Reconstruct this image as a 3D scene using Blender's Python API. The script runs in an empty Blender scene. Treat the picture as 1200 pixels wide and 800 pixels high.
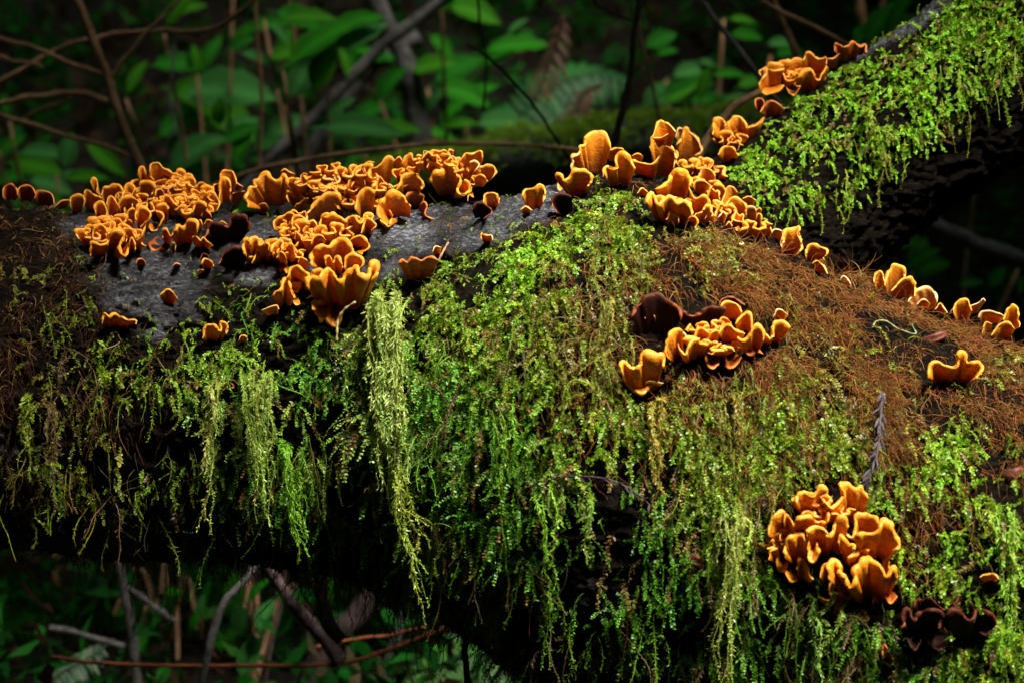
import bpy, math, random
import numpy as np
from mathutils import Vector
from mathutils.bvhtree import BVHTree

SC = bpy.context.scene
COL = SC.collection
RNG = np.random.default_rng(11)
random.seed(11)

# ------------------------------------------------------------------ camera
CAM_LOC = np.array([0.0, -3.0, 0.27])
PITCH = math.atan2(0.27, 3.0)
FWD = np.array([0, math.cos(PITCH), -math.sin(PITCH)])
UPV = np.array([0, math.sin(PITCH), math.cos(PITCH)])
RGT = np.array([1.0, 0, 0])
DIST = math.hypot(3.0, 0.27)
cam_data = bpy.data.cameras.new('camera')
cam = bpy.data.objects.new('camera', cam_data)
COL.objects.link(cam)
cam.location = CAM_LOC.tolist()
cam.rotation_euler = (math.pi / 2 - PITCH, 0, 0)
cam_data.sensor_width = 36
cam_data.lens = 36 * DIST / 1.2
cam_data.clip_end = 200
cam_data.clip_start = 0.05
cam_data.dof.use_dof = True
cam_data.dof.focus_distance = DIST - 0.12
cam_data.dof.aperture_fstop = 4.6
SC.camera = cam

# ------------------------------------------------------------------ world, sun, exposure
SUN = np.array([0.32, -0.42, 0.86]); SUN /= np.linalg.norm(SUN)
world = bpy.data.worlds.new('World'); SC.world = world; world.use_nodes = True
wn = world.node_tree
sky = wn.nodes.new('ShaderNodeTexSky'); sky.sky_type = 'NISHITA'; sky.sun_disc = False
sky.sun_elevation = math.asin(SUN[2]); sky.sun_rotation = math.atan2(SUN[0], SUN[1])
wn.links.new(sky.outputs[0], wn.nodes['Background'].inputs[0])
wn.nodes['Background'].inputs[1].default_value = 0.09
sl = bpy.data.lights.new('sun', 'SUN'); sl.energy = 5.0; sl.angle = math.radians(20); sl.color = (1, 0.97, 0.9)
sun = bpy.data.objects.new('sun', sl); COL.objects.link(sun)
sun.rotation_euler = Vector(SUN.tolist()).to_track_quat('Z', 'Y').to_euler()
SC.view_settings.view_transform = 'Standard'; SC.view_settings.look = 'None'
SC.view_settings.exposure = 2.1; SC.view_settings.gamma = 1.0
SC.cycles.max_bounces = 6; SC.cycles.diffuse_bounces = 3; SC.cycles.glossy_bounces = 2
SC.cycles.transmission_bounces = 4
SC.cycles.use_denoising = True

# ------------------------------------------------------------------ helpers
def rays(p):
    p = np.atleast_2d(np.asarray(p, float))
    k = 1.2 / 1200 / DIST
    return FWD + RGT * ((p[:, :1] - 600) * k) + UPV * ((400 - p[:, 1:2]) * k)

def at(p, y):
    """points seen at pixels p of the 1200x800 photograph, standing at depth y"""
    d = rays(p)
    t = (np.asarray(y, float).reshape(-1, 1) - CAM_LOC[1]) / d[:, 1:2]
    return CAM_LOC + d * t

def project(P):
    d = np.asarray(P, float) - CAM_LOC
    z = d @ FWD
    return np.stack([600 + (d @ RGT) / z * DIST * 1000, 400 - (d @ UPV) / z * DIST * 1000], -1)

def _hash(i, seed):
    n = (i[..., 0] * 374761393 + i[..., 1] * 668265263 + i[..., 2] * 2147483647 + seed * 974634777) & 0xffffffff
    n = ((n ^ (n >> 13)) * 1274126177) & 0xffffffff
    n = n ^ (n >> 16)
    return (n & 0xffff) / 65535.0

def vnoise(p, seed=0):
    p = np.asarray(p, float); i = np.floor(p).astype(np.int64); f = p - i; u = f * f * (3 - 2 * f)
    r = 0
    for a in (0, 1):
        for b in (0, 1):
            for c in (0, 1):
                w = (u[..., 0] if a else 1 - u[..., 0]) * (u[..., 1] if b else 1 - u[..., 1]) * (u[..., 2] if c else 1 - u[..., 2])
                r = r + w * _hash(i + np.array([a, b, c]), seed)
    return r * 2 - 1

def fbm(p, oct=4, seed=0):
    r, a, s = 0, 1.0, 0.0
    for k in range(oct):
        r = r + a * vnoise(np.asarray(p) * (2.03 ** k), seed + k); s += a; a *= 0.5
    return r / s

def nrm(v):
    return v / np.maximum(np.linalg.norm(v, axis=-1, keepdims=True), 1e-9)

def make_mesh(name, V, F, col=None, smooth=True, mat=None, F3=None):
    """V (n,3); F (m,4) quads and/or F3 (k,3) triangles"""
    me = bpy.data.meshes.new(name)
    V = np.ascontiguousarray(V, dtype=np.float32)
    parts = []
    starts = []; off = 0
    if F is not None and len(F):
        F = np.asarray(F, np.int32); parts.append(F.ravel()); starts.append(np.arange(len(F)) * 4); off = len(F) * 4
    if F3 is not None and len(F3):
        F3 = np.asarray(F3, np.int32); parts.append(F3.ravel()); starts.append(off + np.arange(len(F3)) * 3)
    L = np.concatenate(parts); S = np.concatenate(starts).astype(np.int32)
    me.vertices.add(len(V)); me.vertices.foreach_set('co', V.ravel())
    me.loops.add(len(L)); me.loops.foreach_set('vertex_index', L)
    me.polygons.add(len(S)); me.polygons.foreach_set('loop_start', S)
    if smooth:
        me.polygons.foreach_set('use_smooth', np.ones(len(S), bool))
    me.update(calc_edges=True)
    if col is not None:
        ca = me.color_attributes.new('Col', 'FLOAT_COLOR', 'POINT')
        c = np.ones((len(V), 4), np.float32); c[:, :3] = col
        ca.data.foreach_set('color', c.ravel())
    if mat is not None:
        me.materials.append(mat)
    return me

def link(name, me, parent=None, loc=None):
    o = bpy.data.objects.new(name, me); COL.objects.link(o)
    if loc is not None: o.location = [float(a) for a in loc]
    if parent is not None: o.parent = parent
    return o

def tag(o, label=None, cat=None, group=None, kind=None):
    if label: o['label'] = label
    if cat: o['category'] = cat
    if group: o['group'] = group
    if kind: o['kind'] = kind
    return o

def empty(name, loc, label, cat, group=None):
    o = bpy.data.objects.new(name, None); COL.objects.link(o); o.empty_display_size = 0.02
    o.location = [float(a) for a in loc]
    return tag(o, label, cat, group)

def resample(P, n):
    """Catmull-Rom through P, n points evenly spaced by length"""
    P = np.asarray(P, float)
    Q = np.vstack([2 * P[0] - P[1], P, 2 * P[-1] - P[-2]])
    out = []
    for i in range(1, len(Q) - 2):
        t = np.linspace(0, 1, 12, endpoint=False)[:, None]
        a, b, c, d = Q[i - 1], Q[i], Q[i + 1], Q[i + 2]
        out.append(0.5 * (2 * b + (c - a) * t + (2 * a - 5 * b + 4 * c - d) * t ** 2 + (3 * b - a - 3 * c + d) * t ** 3))
    out.append(P[-1:])
    C = np.vstack(out)
    s = np.concatenate([[0], np.cumsum(np.linalg.norm(np.diff(C, axis=0), axis=1))])
    u = np.linspace(0, s[-1], n)
    return np.stack([np.interp(u, s, C[:, k]) for k in range(P.shape[1])], -1)

def tube(P, R, sides=8, rough=0.0, seed=0):
    """a closed tapering tube along the points P with radii R -> V, quads"""
    P = np.asarray(P, float); n = len(P); R = np.broadcast_to(np.asarray(R, float), (n,))
    T = nrm(np.gradient(P, axis=0))
    ref = np.array([0.13, -0.9, 0.41]); A = nrm(np.cross(T, ref)); B = np.cross(T, A)
    th = np.arange(sides) / sides * 2 * math.pi
    ring = A[:, None] * np.cos(th)[None, :, None] + B[:, None] * np.sin(th)[None, :, None]
    rr = R[:, None] * np.ones(sides)
    if rough:
        q = P[:, None] + ring * R.mean()
        rr = rr * (1 + rough * fbm(q / max(R.mean() * 1.6, 1e-4), 3, seed))
    V = (P[:, None] + ring * rr[..., None]).reshape(-1, 3)
    i = np.arange(n - 1)[:, None] * sides; j = np.arange(sides)[None]; j2 = (j + 1) % sides
    F = np.stack([i + j, i + j2, i + sides + j2, i + sides + j], -1).reshape(-1, 4)
    V = np.vstack([V, P[:1], P[-1:]])
    a, b = n * sides, n * sides + 1
    F3 = np.vstack([np.stack([np.full(sides, a), j2[0], j[0]], -1), np.stack([np.full(sides, b), (n - 1) * sides + j[0], (n - 1) * sides + j2[0]], -1)])
    return V, F, F3

# ------------------------------------------------------------------ materials
def mat(name):
    m = bpy.data.materials.new(name); m.use_nodes = True
    return m, m.node_tree.nodes, m.node_tree.links, m.node_tree.nodes['Principled BSDF']

def N(nodes, t, **kw):
    n = nodes.new(t)
    for k, v in kw.items():
        if k in n.inputs: n.inputs[k].default_value = v
        else: setattr(n, k, v)
    return n

def ramp(nodes, stops):
    r = nodes.new('ShaderNodeValToRGB'); e = r.color_ramp.elements
    while len(e) < len(stops): e.new(0.5)
    for q, (p, c) in zip(e, stops):
        q.position = p; q.color = (*c, 1)
    return r

def foliage_mat(name, gloss=0.45, trans=0.35, tcol=1.3, spec=0.4):
    """leafy stuff coloured by its own 'Col' attribute, thin enough to let light through"""
    m, n, l, p = mat(name)
    a = N(n, 'ShaderNodeAttribute', attribute_name='Col')
    geo = N(n, 'ShaderNodeTexCoord')
    nz = N(n, 'ShaderNodeTexNoise', Scale=140.0); l.new(geo.outputs['Object'], nz.inputs['Vector'])
    mr = N(n, 'ShaderNodeMapRange'); mr.inputs[3].default_value = 0.7; mr.inputs[4].default_value = 1.3
    l.new(nz.outputs['Fac'], mr.inputs[0])
    mx = N(n, 'ShaderNodeMix', data_type='RGBA', blend_type='MULTIPLY'); mx.inputs[0].default_value = 1
    l.new(a.outputs['Color'], mx.inputs[6]); l.new(mr.outputs[0], mx.inputs[7])
    l.new(mx.outputs[2], p.inputs['Base Color'])
    p.inputs['Roughness'].default_value = gloss; p.inputs['Specular IOR Level'].default_value = spec
    tr = N(n, 'ShaderNodeBsdfTranslucent')
    g = N(n, 'ShaderNodeMix', data_type='RGBA', blend_type='MULTIPLY'); g.inputs[0].default_value = 1
    g.inputs[7].default_value = (tcol, tcol, 0.7, 1)
    l.new(mx.outputs[2], g.inputs[6]); l.new(g.outputs[2], tr.inputs[0])
    ms = N(n, 'ShaderNodeMixShader'); ms.inputs[0].default_value = trans
    l.new(p.outputs[0], ms.inputs[1]); l.new(tr.outputs[0], ms.inputs[2])
    l.new(ms.outputs[0], n['Material Output'].inputs[0])
    return m

def bark_mat(name, c0, c1, scale=60, rough=0.5, bump=0.5, stretch=(1, 1, 1), moss=None):
    m, n, l, p = mat(name)
    tc = N(n, 'ShaderNodeTexCoord'); mp = N(n, 'ShaderNodeMapping'); mp.inputs['Scale'].default_value = stretch
    l.new(tc.outputs['Object'], mp.inputs[0])
    nz = N(n, 'ShaderNodeTexNoise', Scale=float(scale), Detail=6.0, Roughness=0.65); l.new(mp.outputs[0], nz.inputs['Vector'])
    n2 = N(n, 'ShaderNodeTexNoise', Scale=scale * 0.13, Detail=3.0); l.new(mp.outputs[0], n2.inputs['Vector'])
    ad = N(n, 'ShaderNodeMath', operation='MULTIPLY'); l.new(nz.outputs['Fac'], ad.inputs[0]); l.new(n2.outputs['Fac'], ad.inputs[1])
    rp = ramp(n, [(0.14, c0), (0.36, c1)]); l.new(ad.outputs[0], rp.inputs[0])
    src = rp.outputs[0]
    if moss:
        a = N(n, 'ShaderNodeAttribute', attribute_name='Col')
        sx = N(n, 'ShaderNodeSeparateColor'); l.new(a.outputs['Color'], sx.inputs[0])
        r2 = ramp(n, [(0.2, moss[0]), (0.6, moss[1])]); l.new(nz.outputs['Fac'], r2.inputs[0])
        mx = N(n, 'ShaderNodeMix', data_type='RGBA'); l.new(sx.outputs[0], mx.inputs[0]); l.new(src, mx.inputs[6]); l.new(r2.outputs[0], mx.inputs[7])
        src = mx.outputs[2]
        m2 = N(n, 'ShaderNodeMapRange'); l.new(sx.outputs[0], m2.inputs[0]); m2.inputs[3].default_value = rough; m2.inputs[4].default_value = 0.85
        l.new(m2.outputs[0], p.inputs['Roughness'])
    else:
        p.inputs['Roughness'].default_value = rough; p.inputs['Specular IOR Level'].default_value = 0.15
    if moss:            # scaly cracks
        vo = N(n, 'ShaderNodeTexVoronoi', feature='DISTANCE_TO_EDGE', Scale=95.0)
        dj = N(n, 'ShaderNodeMix', data_type='RGBA', blend_type='LINEAR_LIGHT'); dj.inputs[0].default_value = 0.02; l.new(mp.outputs[0], dj.inputs[6]); l.new(nz.outputs['Color'], dj.inputs[7]); l.new(dj.outputs[2], vo.inputs['Vector'])
        vr = N(n, 'ShaderNodeMapRange'); l.new(vo.outputs['Distance'], vr.inputs[0]); vr.inputs[2].default_value = 0.16; vr.inputs[3].default_value = 0.45
        vm = N(n, 'ShaderNodeMix', data_type='RGBA', blend_type='MULTIPLY'); vm.inputs[0].default_value = 1; l.new(src, vm.inputs[6]); l.new(vr.outputs[0], vm.inputs[7]); src = vm.outputs[2]
        hh = N(n, 'ShaderNodeMath', operation='MULTIPLY'); l.new(vr.outputs[0], hh.inputs[0]); l.new(nz.outputs['Fac'], hh.inputs[1])
    l.new(src, p.inputs['Base Color'])
    if moss:
        sp = N(n, 'ShaderNodeMapRange'); l.new(sx.outputs[0], sp.inputs[0]); sp.inputs[3].default_value = 0.6; sp.inputs[4].default_value = 0.08
        l.new(sp.outputs[0], p.inputs['Specular IOR Level'])
    b = N(n, 'ShaderNodeBump', Strength=bump, Distance=0.011 if moss else 0.004); l.new((hh if moss else nz).outputs[0], b.inputs['Height']); l.new(b.outputs[0], p.inputs['Normal'])
    return m

def fungus_mat(name, stops, pale, sss=0.15):
    m, n, l, p = mat(name)
    a = N(n, 'ShaderNodeAttribute', attribute_name='Col')
    s = N(n, 'ShaderNodeSeparateColor'); l.new(a.outputs['Color'], s.inputs[0])      # R: base to rim, G: side, B: per cap
    tc = N(n, 'ShaderNodeTexCoord'); nz = N(n, 'ShaderNodeTexNoise', Scale=90.0, Detail=4.0); l.new(tc.outputs['Object'], nz.inputs['Vector'])
    j = N(n, 'ShaderNodeMath', operation='MULTIPLY_ADD'); l.new(nz.outputs['Fac'], j.inputs[0]); j.inputs[1].default_value = 0.16; j.inputs[2].default_value = -0.08
    v = N(n, 'ShaderNodeMath', operation='ADD'); l.new(s.outputs[0], v.inputs[0]); l.new(j.outputs[0], v.inputs[1])
    rp = ramp(n, stops); l.new(v.outputs[0], rp.inputs[0])
    # growth zones: faint bands that follow the rim
    w = N(n, 'ShaderNodeMath', operation='MULTIPLY'); l.new(v.outputs[0], w.inputs[0]); w.inputs[1].default_value = 46
    sn = N(n, 'ShaderNodeMath', operation='SINE'); l.new(w.outputs[0], sn.inputs[0])
    zr = N(n, 'ShaderNodeMapRange'); l.new(sn.outputs[0], zr.inputs[0]); zr.inputs[1].default_value = -1; zr.inputs[3].default_value = 0.86; zr.inputs[4].default_value = 1.06
    mz = N(n, 'ShaderNodeMix', data_type='RGBA', blend_type='MULTIPLY'); mz.inputs[0].default_value = 1
    l.new(rp.outputs[0], mz.inputs[6]); l.new(zr.outputs[0], mz.inputs[7])
    # some margins are pale
    pr = N(n, 'ShaderNodeMapRange'); l.new(v.outputs[0], pr.inputs[0]); pr.inputs[1].default_value = 0.93; pr.inputs[2].default_value = 1.03
    pb = N(n, 'ShaderNodeMath', operation='MULTIPLY'); l.new(pr.outputs[0], pb.inputs[0]); l.new(s.outputs[2], pb.inputs[1])
    n3 = N(n, 'ShaderNodeTexNoise', Scale=38.0, Detail=1.0); l.new(tc.outputs['Object'], n3.inputs['Vector'])
    n3r = N(n, 'ShaderNodeMapRange'); l.new(n3.outputs['Fac'], n3r.inputs[0]); n3r.inputs[1].default_value = 0.42; n3r.inputs[2].default_value = 0.62
    pc = N(n, 'ShaderNodeMath', operation='MULTIPLY'); l.new(pb.outputs[0], pc.inputs[0]); l.new(n3r.outputs[0], pc.inputs[1])
    mp = N(n, 'ShaderNodeMix', data_type='RGBA'); l.new(pc.outputs[0], mp.inputs[0]); l.new(mz.outputs[2], mp.inputs[6]); mp.inputs[7].default_value = (*pale, 1)
    l.new(mp.outputs[2], p.inputs['Base Color'])
    mo = N(n, 'ShaderNodeTexNoise', Scale=55.0, Detail=5.0, Roughness=0.7); l.new(tc.outputs['Object'], mo.inputs['Vector'])
    mr = N(n, 'ShaderNodeMapRange'); l.new(mo.outputs['Fac'], mr.inputs[0]); mr.inputs[1].default_value = 0.3; mr.inputs[2].default_value = 0.7; mr.inputs[3].default_value = 0.68; mr.inputs[4].default_value = 1.12
    mq = N(n, 'ShaderNodeMix', data_type='RGBA', blend_type='MULTIPLY'); mq.inputs[0].default_value = 1; l.new(mp.outputs[2], mq.inputs[6]); l.new(mr.outputs[0], mq.inputs[7])
    l.new(mq.outputs[2], p.inputs['Base Color'])
    p.inputs['Roughness'].default_value = 0.5
    p.inputs['Specular IOR Level'].default_value = 0.35
    p.inputs['Subsurface Weight'].default_value = sss
    p.inputs['Subsurface Radius'].default_value = (0.006, 0.0025, 0.0008)
    p.inputs['Subsurface Scale'].default_value = 1.0
    nf = N(n, 'ShaderNodeTexNoise', Scale=420.0, Detail=3.0); l.new(tc.outputs['Object'], nf.inputs['Vector'])
    b = N(n, 'ShaderNodeBump', Strength=0.45, Distance=0.002); l.new(nf.outputs['Fac'], b.inputs['Height']); l.new(b.outputs[0], p.inputs['Normal'])
    return m

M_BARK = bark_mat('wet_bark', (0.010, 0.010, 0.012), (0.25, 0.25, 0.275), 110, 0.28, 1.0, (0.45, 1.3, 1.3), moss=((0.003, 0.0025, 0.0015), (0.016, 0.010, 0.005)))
M_MOSS = foliage_mat('moss_green', 0.4, 0.3)
M_ROOT = foliage_mat('rootlet_brown', 0.8, 0.1, spec=0.08)
M_LEAF = foliage_mat('understorey_leaf', 0.7, 0.45, spec=0.12)
M_ORANGE = fungus_mat('fungus_orange', [(0.0, (0.30, 0.06, 0.005)), (0.4, (0.76, 0.23, 0.010)), (0.8, (0.90, 0.32, 0.014)), (0.94, (0.90, 0.33, 0.016)), (1.0, (0.90, 0.40, 0.045))], (0.80, 0.52, 0.25))
M_MAROON = fungus_mat('fungus_maroon', [(0.0, (0.008, 0.003, 0.002)), (0.6, (0.020, 0.005, 0.003)), (0.85, (0.085, 0.018, 0.006)), (0.99, (0.30, 0.075, 0.024))], (0.4, 0.2, 0.12), 0.0)
M_MAROON.node_tree.nodes['Principled BSDF'].inputs['Specular IOR Level'].default_value = 0.12
M_RUST = fungus_mat('fungus_rust', [(0.0, (0.20, 0.04, 0.006)), (0.5, (0.50, 0.11, 0.012)), (0.85, (0.66, 0.17, 0.016)), (0.97, (0.74, 0.25, 0.04))], (0.6, 0.38, 0.25), 0.05)
M_PALE = fungus_mat('fungus_pale', [(0.0, (0.3, 0.1, 0.03)), (0.5, (0.68, 0.27, 0.05)), (0.85, (0.78, 0.40, 0.12)), (0.97, (0.80, 0.50, 0.22))], (0.8, 0.55, 0.28), 0.3)
FM = dict(o=M_ORANGE, m=M_MAROON, r=M_RUST, p=M_PALE)
M_SOIL = bark_mat('forest_soil', (0.003, 0.0025, 0.002), (0.016, 0.010, 0.006), 18, 0.9, 0.6)
M_TWIG = bark_mat('brown_twig', (0.17, 0.08, 0.04), (0.46, 0.26, 0.14), 120, 0.6, 0.3)
M_RED = bark_mat('red_twig', (0.16, 0.045, 0.02), (0.40, 0.13, 0.06), 120, 0.55, 0.3)
M_GREY = bark_mat('grey_stick', (0.03, 0.028, 0.026), (0.17, 0.155, 0.145), 80, 0.7, 0.5)
M_MAUVE = bark_mat('mauve_stem', (0.025, 0.016, 0.015), (0.13, 0.085, 0.08), 80, 0.7, 0.4)
M_DARK = bark_mat('dark_stick', (0.006, 0.005, 0.004), (0.03, 0.02, 0.015), 80, 0.7, 0.5)

# ------------------------------------------------------------------ ground: slope behind the log, plus unseen banks added to block low sky light
def ground_z(x, y):
    r = -0.64 + 0.56 * np.maximum(y - 1.7, 0) ** 1.0
    side = np.maximum(np.abs(x) - 2.6 - 0.15 * np.maximum(y, 0), 0)
    back = np.maximum(-y - 4.4, 0)
    z = r + 0.75 * side + 0.8 * back
    z = np.minimum(z, 4.5 + 0.05 * z)
    P = np.stack([x, y, np.zeros_like(x)], -1)
    return z + 0.10 * fbm(P * 1.1, 4, 5) + 0.03 * fbm(P * 6, 3, 6)

def build_ground():
    n = 260
    t = np.linspace(-1, 1, n); g = np.sign(t) * (np.abs(t) * 3 + 57 * np.abs(t) ** 5)
    X, Y = np.meshgrid(g, g + 1.0, indexing='ij')
    V = np.stack([X, Y, ground_z(X, Y)], -1).reshape(-1, 3)
    i = np.arange(n * n).reshape(n, n)
    F = np.stack([i[:-1, :-1], i[1:, :-1], i[1:, 1:], i[:-1, 1:]], -1).reshape(-1, 4)
    tag(link('ground', make_mesh('ground', V, F, mat=M_SOIL)), kind='structure')
build_ground()

# ------------------------------------------------------------------ the fallen log
#            px   top  bottom  centre-y  depth ratio
ST = np.array([
    (-700, 300, 640, 0.30, 1.0), (-400, 262, 640, 0.16, 1.0), (-150, 244, 640, 0.09, 1.0), (0, 238, 645, 0.06, 1.0), (100, 243, 648, 0.05, 1.0),
    (200, 246, 650, 0.04, 1.0), (300, 248, 652, 0.03, 1.0), (400, 246, 668, 0.02, 1.0), (500, 238, 708, 0.0, 1.0), (560, 229, 752, -0.01, 0.97),
    (620, 217, 800, -0.02, 0.95), (700, 200, 860, -0.03, 0.93), (745, 196, 890, -0.03, 0.92), (800, 212, 925, -0.04, 0.92), (850, 243, 955, -0.05, 0.9),
    (900, 277, 985, -0.06, 0.9), (950, 307, 1005, -0.07, 0.9), (1000, 331, 1020, -0.08, 0.9), (1100, 374, 1050, -0.10, 0.9), (1200, 416, 1080, -0.12, 0.9),
    (1400, 500, 1140, -0.16, 0.9), (1700, 610, 1240, -0.22, 0.9)], float)
NSEG, NT = 900, 520

def loft(C, Rz, Ry, ax, nt, noise_seed, amp):
    """rings round the centres C (n,3) with half height Rz along 'up' and half depth Ry; ax: axis directions"""
    th = np.arange(nt) / nt * 2 * math.pi; th = th - 0.45 * np.sin(th - 0.35)      # finer towards the viewer
    ydir = np.array([0, 1.0, 0]); A = nrm(ydir - (ax @ ydir)[:, None] * ax); B = np.cross(ax, A); B = np.where(B[:, 2:3] < 0, -B, B)
    ring = -np.cos(th)[None, :, None] * A[:, None] * Ry[:, None, None] + np.sin(th)[None, :, None] * B[:, None] * Rz[:, None, None]
    V = C[:, None] + ring
    nn = nrm(ring / np.maximum(np.minimum(Ry, Rz), 1e-4)[:, None, None])
    d = amp * (fbm(V * np.array([5, 7, 7]), 4, noise_seed)) + 0.005 * fbm(V * np.array([22, 40, 40]), 3, noise_seed + 20)
    d += -0.0115 * np.abs(fbm(V * np.array([34, 80, 80]), 3, noise_seed + 40)) ** 0.7 + 0.0056 * fbm(V * np.array([110, 210, 210]), 3, noise_seed + 50)
    return V + nn * d[..., None], th

def grid_faces(n, nt):
    i = np.arange(n - 1)[:, None] * nt; j = np.arange(nt)[None]; j2 = (j + 1) % nt
    return np.stack([i + j, i + j2, i + nt + j2, i + nt + j], -1).reshape(-1, 4)

def fix_winding(V, F, c):
    a, b, d = V[F[:, 0]], V[F[:, 1]], V[F[:, 2]]
    s = np.sum(np.cross(b - a, d - a) * (a - c), axis=1).sum()
    return F if s > 0 else F[:, ::-1]

def vert_normals(V, F):
    n = np.cross(V[F[:, 2]] - V[F[:, 0]], V[F[:, 3]] - V[F[:, 1]])
    out = np.zeros_like(V)
    for k in range(4): np.add.at(out, F[:, k], n)
    return nrm(out)

# moss map over the log, read at places on its face: x, y (photograph), cover, share of brown rootlets, length (mm), colour
YG, BR, DG, PL, OL = (0.20, 0.33, 0.016), (0.26, 0.47, 0.022), (0.09, 0.27, 0.014), (0.30, 0.43, 0.07), (0.21, 0.21, 0.024)
ANCH = [
    (20, 270, .45, .95, 16, OL), (20, 350, .45, .8, 20, OL), (60, 450, .4, .75, 24, OL), (70, 560, .25, .5, 26, YG), (30, 520, .15, .5, 20, OL), (10, 650, .04, .3, 20, OL), (120, 620, .08, .3, 24, OL), (220, 625, .18, .2, 26, DG), (20, 430, .35, .9, 20, OL),
    (60, 300, .25, .9, 14, OL), (110, 270, .0, .5, 12, OL), (200, 330, .0, .2, 12, OL), (300, 310, 0, .2, 12, YG), (140, 340, .03, .5, 12, YG), (230, 365, .15, .1, 12, YG), (90, 370, .3, .4, 18, YG), (180, 385, .1, .4, 14, YG), (140, 395, .3, .4, 16, YG),
    (550, 275, .1, .2, 12, YG), (590, 265, .05, .2, 10, YG), (635, 232, .0, .2, 10, YG), (455, 312, .15, .1, 12, YG), (480, 270, .0, .2, 10, YG), (400, 330, .05, .1, 10, DG), (400, 262, 0, .1, 10, DG),
    (345, 385, .8, .05, 14, DG), (300, 405, 1, .05, 16, BR), (280, 365, .35, .1, 12, DG), (230, 415, 1, .05, 16, BR), (150, 440, .7, .2, 20, YG), (180, 490, .55, .3, 24, YG), (120, 510, .35, .4, 24, OL), (260, 490, 1, .15, 28, PL), (320, 480, 1, .05, 26, PL),
    (385, 450, .95, .1, 20, DG), (300, 570, .6, .1, 34, DG), (200, 560, .3, .2, 26, YG), (330, 620, .4, .1, 34, DG), (430, 620, .35, .1, 30, DG), (440, 400, 1, .05, 26, PL), (440, 500, 1, .05, 40, PL), (500, 370, .9, .2, 18, YG), (560, 345, 1, .12, 18, YG), (620, 310, 1, .08, 18, BR),
    (520, 460, .75, .15, 26, DG), (600, 420, .9, .12, 22, YG), (600, 500, .85, .15, 26, DG), (560, 580, .45, .1, 34, DG), (640, 620, .42, .1, 34, DG), (520, 540, .5, .1, 30, DG), (700, 280, 1, .12, 22, YG), (700, 350, .85, .3, 24, OL), (690, 420, .9, .28, 26, OL), (700, 500, .9, .25, 28, YG),
    (740, 590, .5, .15, 34, DG), (700, 690, .22, .1, 30, DG), (780, 650, .25, .2, 30, DG), (800, 300, .6, .6, 22, OL), (850, 320, .65, .8, 24, OL), (900, 320, .8, .97, 26, OL), (960, 370, .85, .96, 26, OL), (1040, 390, .7, .95, 26, OL), (1100, 440, .6, .96, 24, OL), (1180, 480, .5, .95, 24, OL), (950, 320, .6, .97, 20, OL), (1100, 395, .35, .97, 20, OL),
    (980, 440, .9, .85, 28, OL), (900, 470, .9, .55, 28, YG), (850, 520, .95, .35, 28, YG), (820, 440, .7, .4, 26, OL), (830, 610, .65, .25, 34, YG), (950, 540, .95, .35, 28, YG), (1050, 490, .9, .75, 28, OL), (1070, 570, .95, .4, 26, YG), (1120, 540, 1, .2, 20, BR), (1190, 530, .8, .6, 20, YG), (1180, 590, 1, .08, 18, BR),
    (1100, 640, 1, .15, 20, BR), (1180, 690, 1, .04, 18, BR), (1180, 790, 1, .04, 22, BR), (1090, 690, .7, .3, 26, YG), (900, 730, .45, .05, 30, DG), (1000, 770, .65, .05, 32, DG), (800, 710, .28, .1, 30, DG), (1080, 800, .6, .1, 30, DG), (600, 700, .3, .05, 34, DG), (560, 745, .3, .05, 30, DG)]
AP = np.array([a[:2] for a in ANCH], float); AV = np.array([[*a[2:5], *a[5]] for a in ANCH], float)
def moss_map(P):
    q = project(P); out = np.zeros((len(q), 6))
    for s in range(0, len(q), 20000):
        d = np.linalg.norm(q[s:s + 20000, None] - AP[None], axis=2)
        w = 1 / (d + 6) ** 3.2
        out[s:s + 20000] = (w @ AV) / w.sum(1, keepdims=True)
    return out

px = np.concatenate([np.linspace(ST[0, 0], -130, 60, endpoint=False), np.linspace(-130, 1330, NSEG - 110, endpoint=False), np.linspace(1330, ST[-1, 0], 50)])
top, bot, yc, rat = [np.interp(px, ST[:, 0], ST[:, k]) for k in (1, 2, 3, 4)]
ker = np.hanning(15); ker /= ker.sum()
sm = lambda a: np.convolve(np.pad(a, 7, mode='edge'), ker, 'valid')
top, bot, yc, rat = map(sm, (top, bot, yc, rat))
CT = at(np.stack([px, (top + bot) / 2], -1), yc)
scale = (CT - CT + (yc + 3.0)[:, None])[:, 0] / 3.0
RZ = (bot - top) / 2 / 1000 * scale
AX = np.tile(np.array([1.0, 0, 0]), (NSEG, 1))
GV, TH = loft(CT, RZ, np.minimum(RZ, 0.30) * rat, AX, NT, 3, 0.020)
TV = GV.reshape(-1, 3)
TF = fix_winding(TV, grid_faces(NSEG, NT), CT[NSEG // 2])
# the horizontal crack in the bare bark
q = project(TV); TN = vert_normals(TV, TF)
ck = np.interp(q[:, 0], [70, 110, 170, 205, 260], [372, 378, 384, 386, 384]) + 3 * vnoise(np.stack([q[:, 0] / 9, q[:, 0] * 0, q[:, 0] * 0], -1), 77)
inside = (q[:, 0] > 72) & (q[:, 0] < 215) & (TN[:, 1] < 0)
TV = TV - TN * (inside * 0.009 * np.exp(-((q[:, 1] - ck) / 2.6) ** 2))[:, None]
mm = moss_map(TV)
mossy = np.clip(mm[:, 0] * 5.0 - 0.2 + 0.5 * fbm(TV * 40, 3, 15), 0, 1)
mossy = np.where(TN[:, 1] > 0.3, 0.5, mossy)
endc = np.vstack([CT[0], CT[-1]]); a, b = len(TV), len(TV) + 1; j = np.arange(NT); j2 = (j + 1) % NT
F3 = np.vstack([np.stack([np.full(NT, a), j2, j], -1), np.stack([np.full(NT, b), (NSEG - 1) * NT + j, (NSEG - 1) * NT + j2], -1)])
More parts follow.
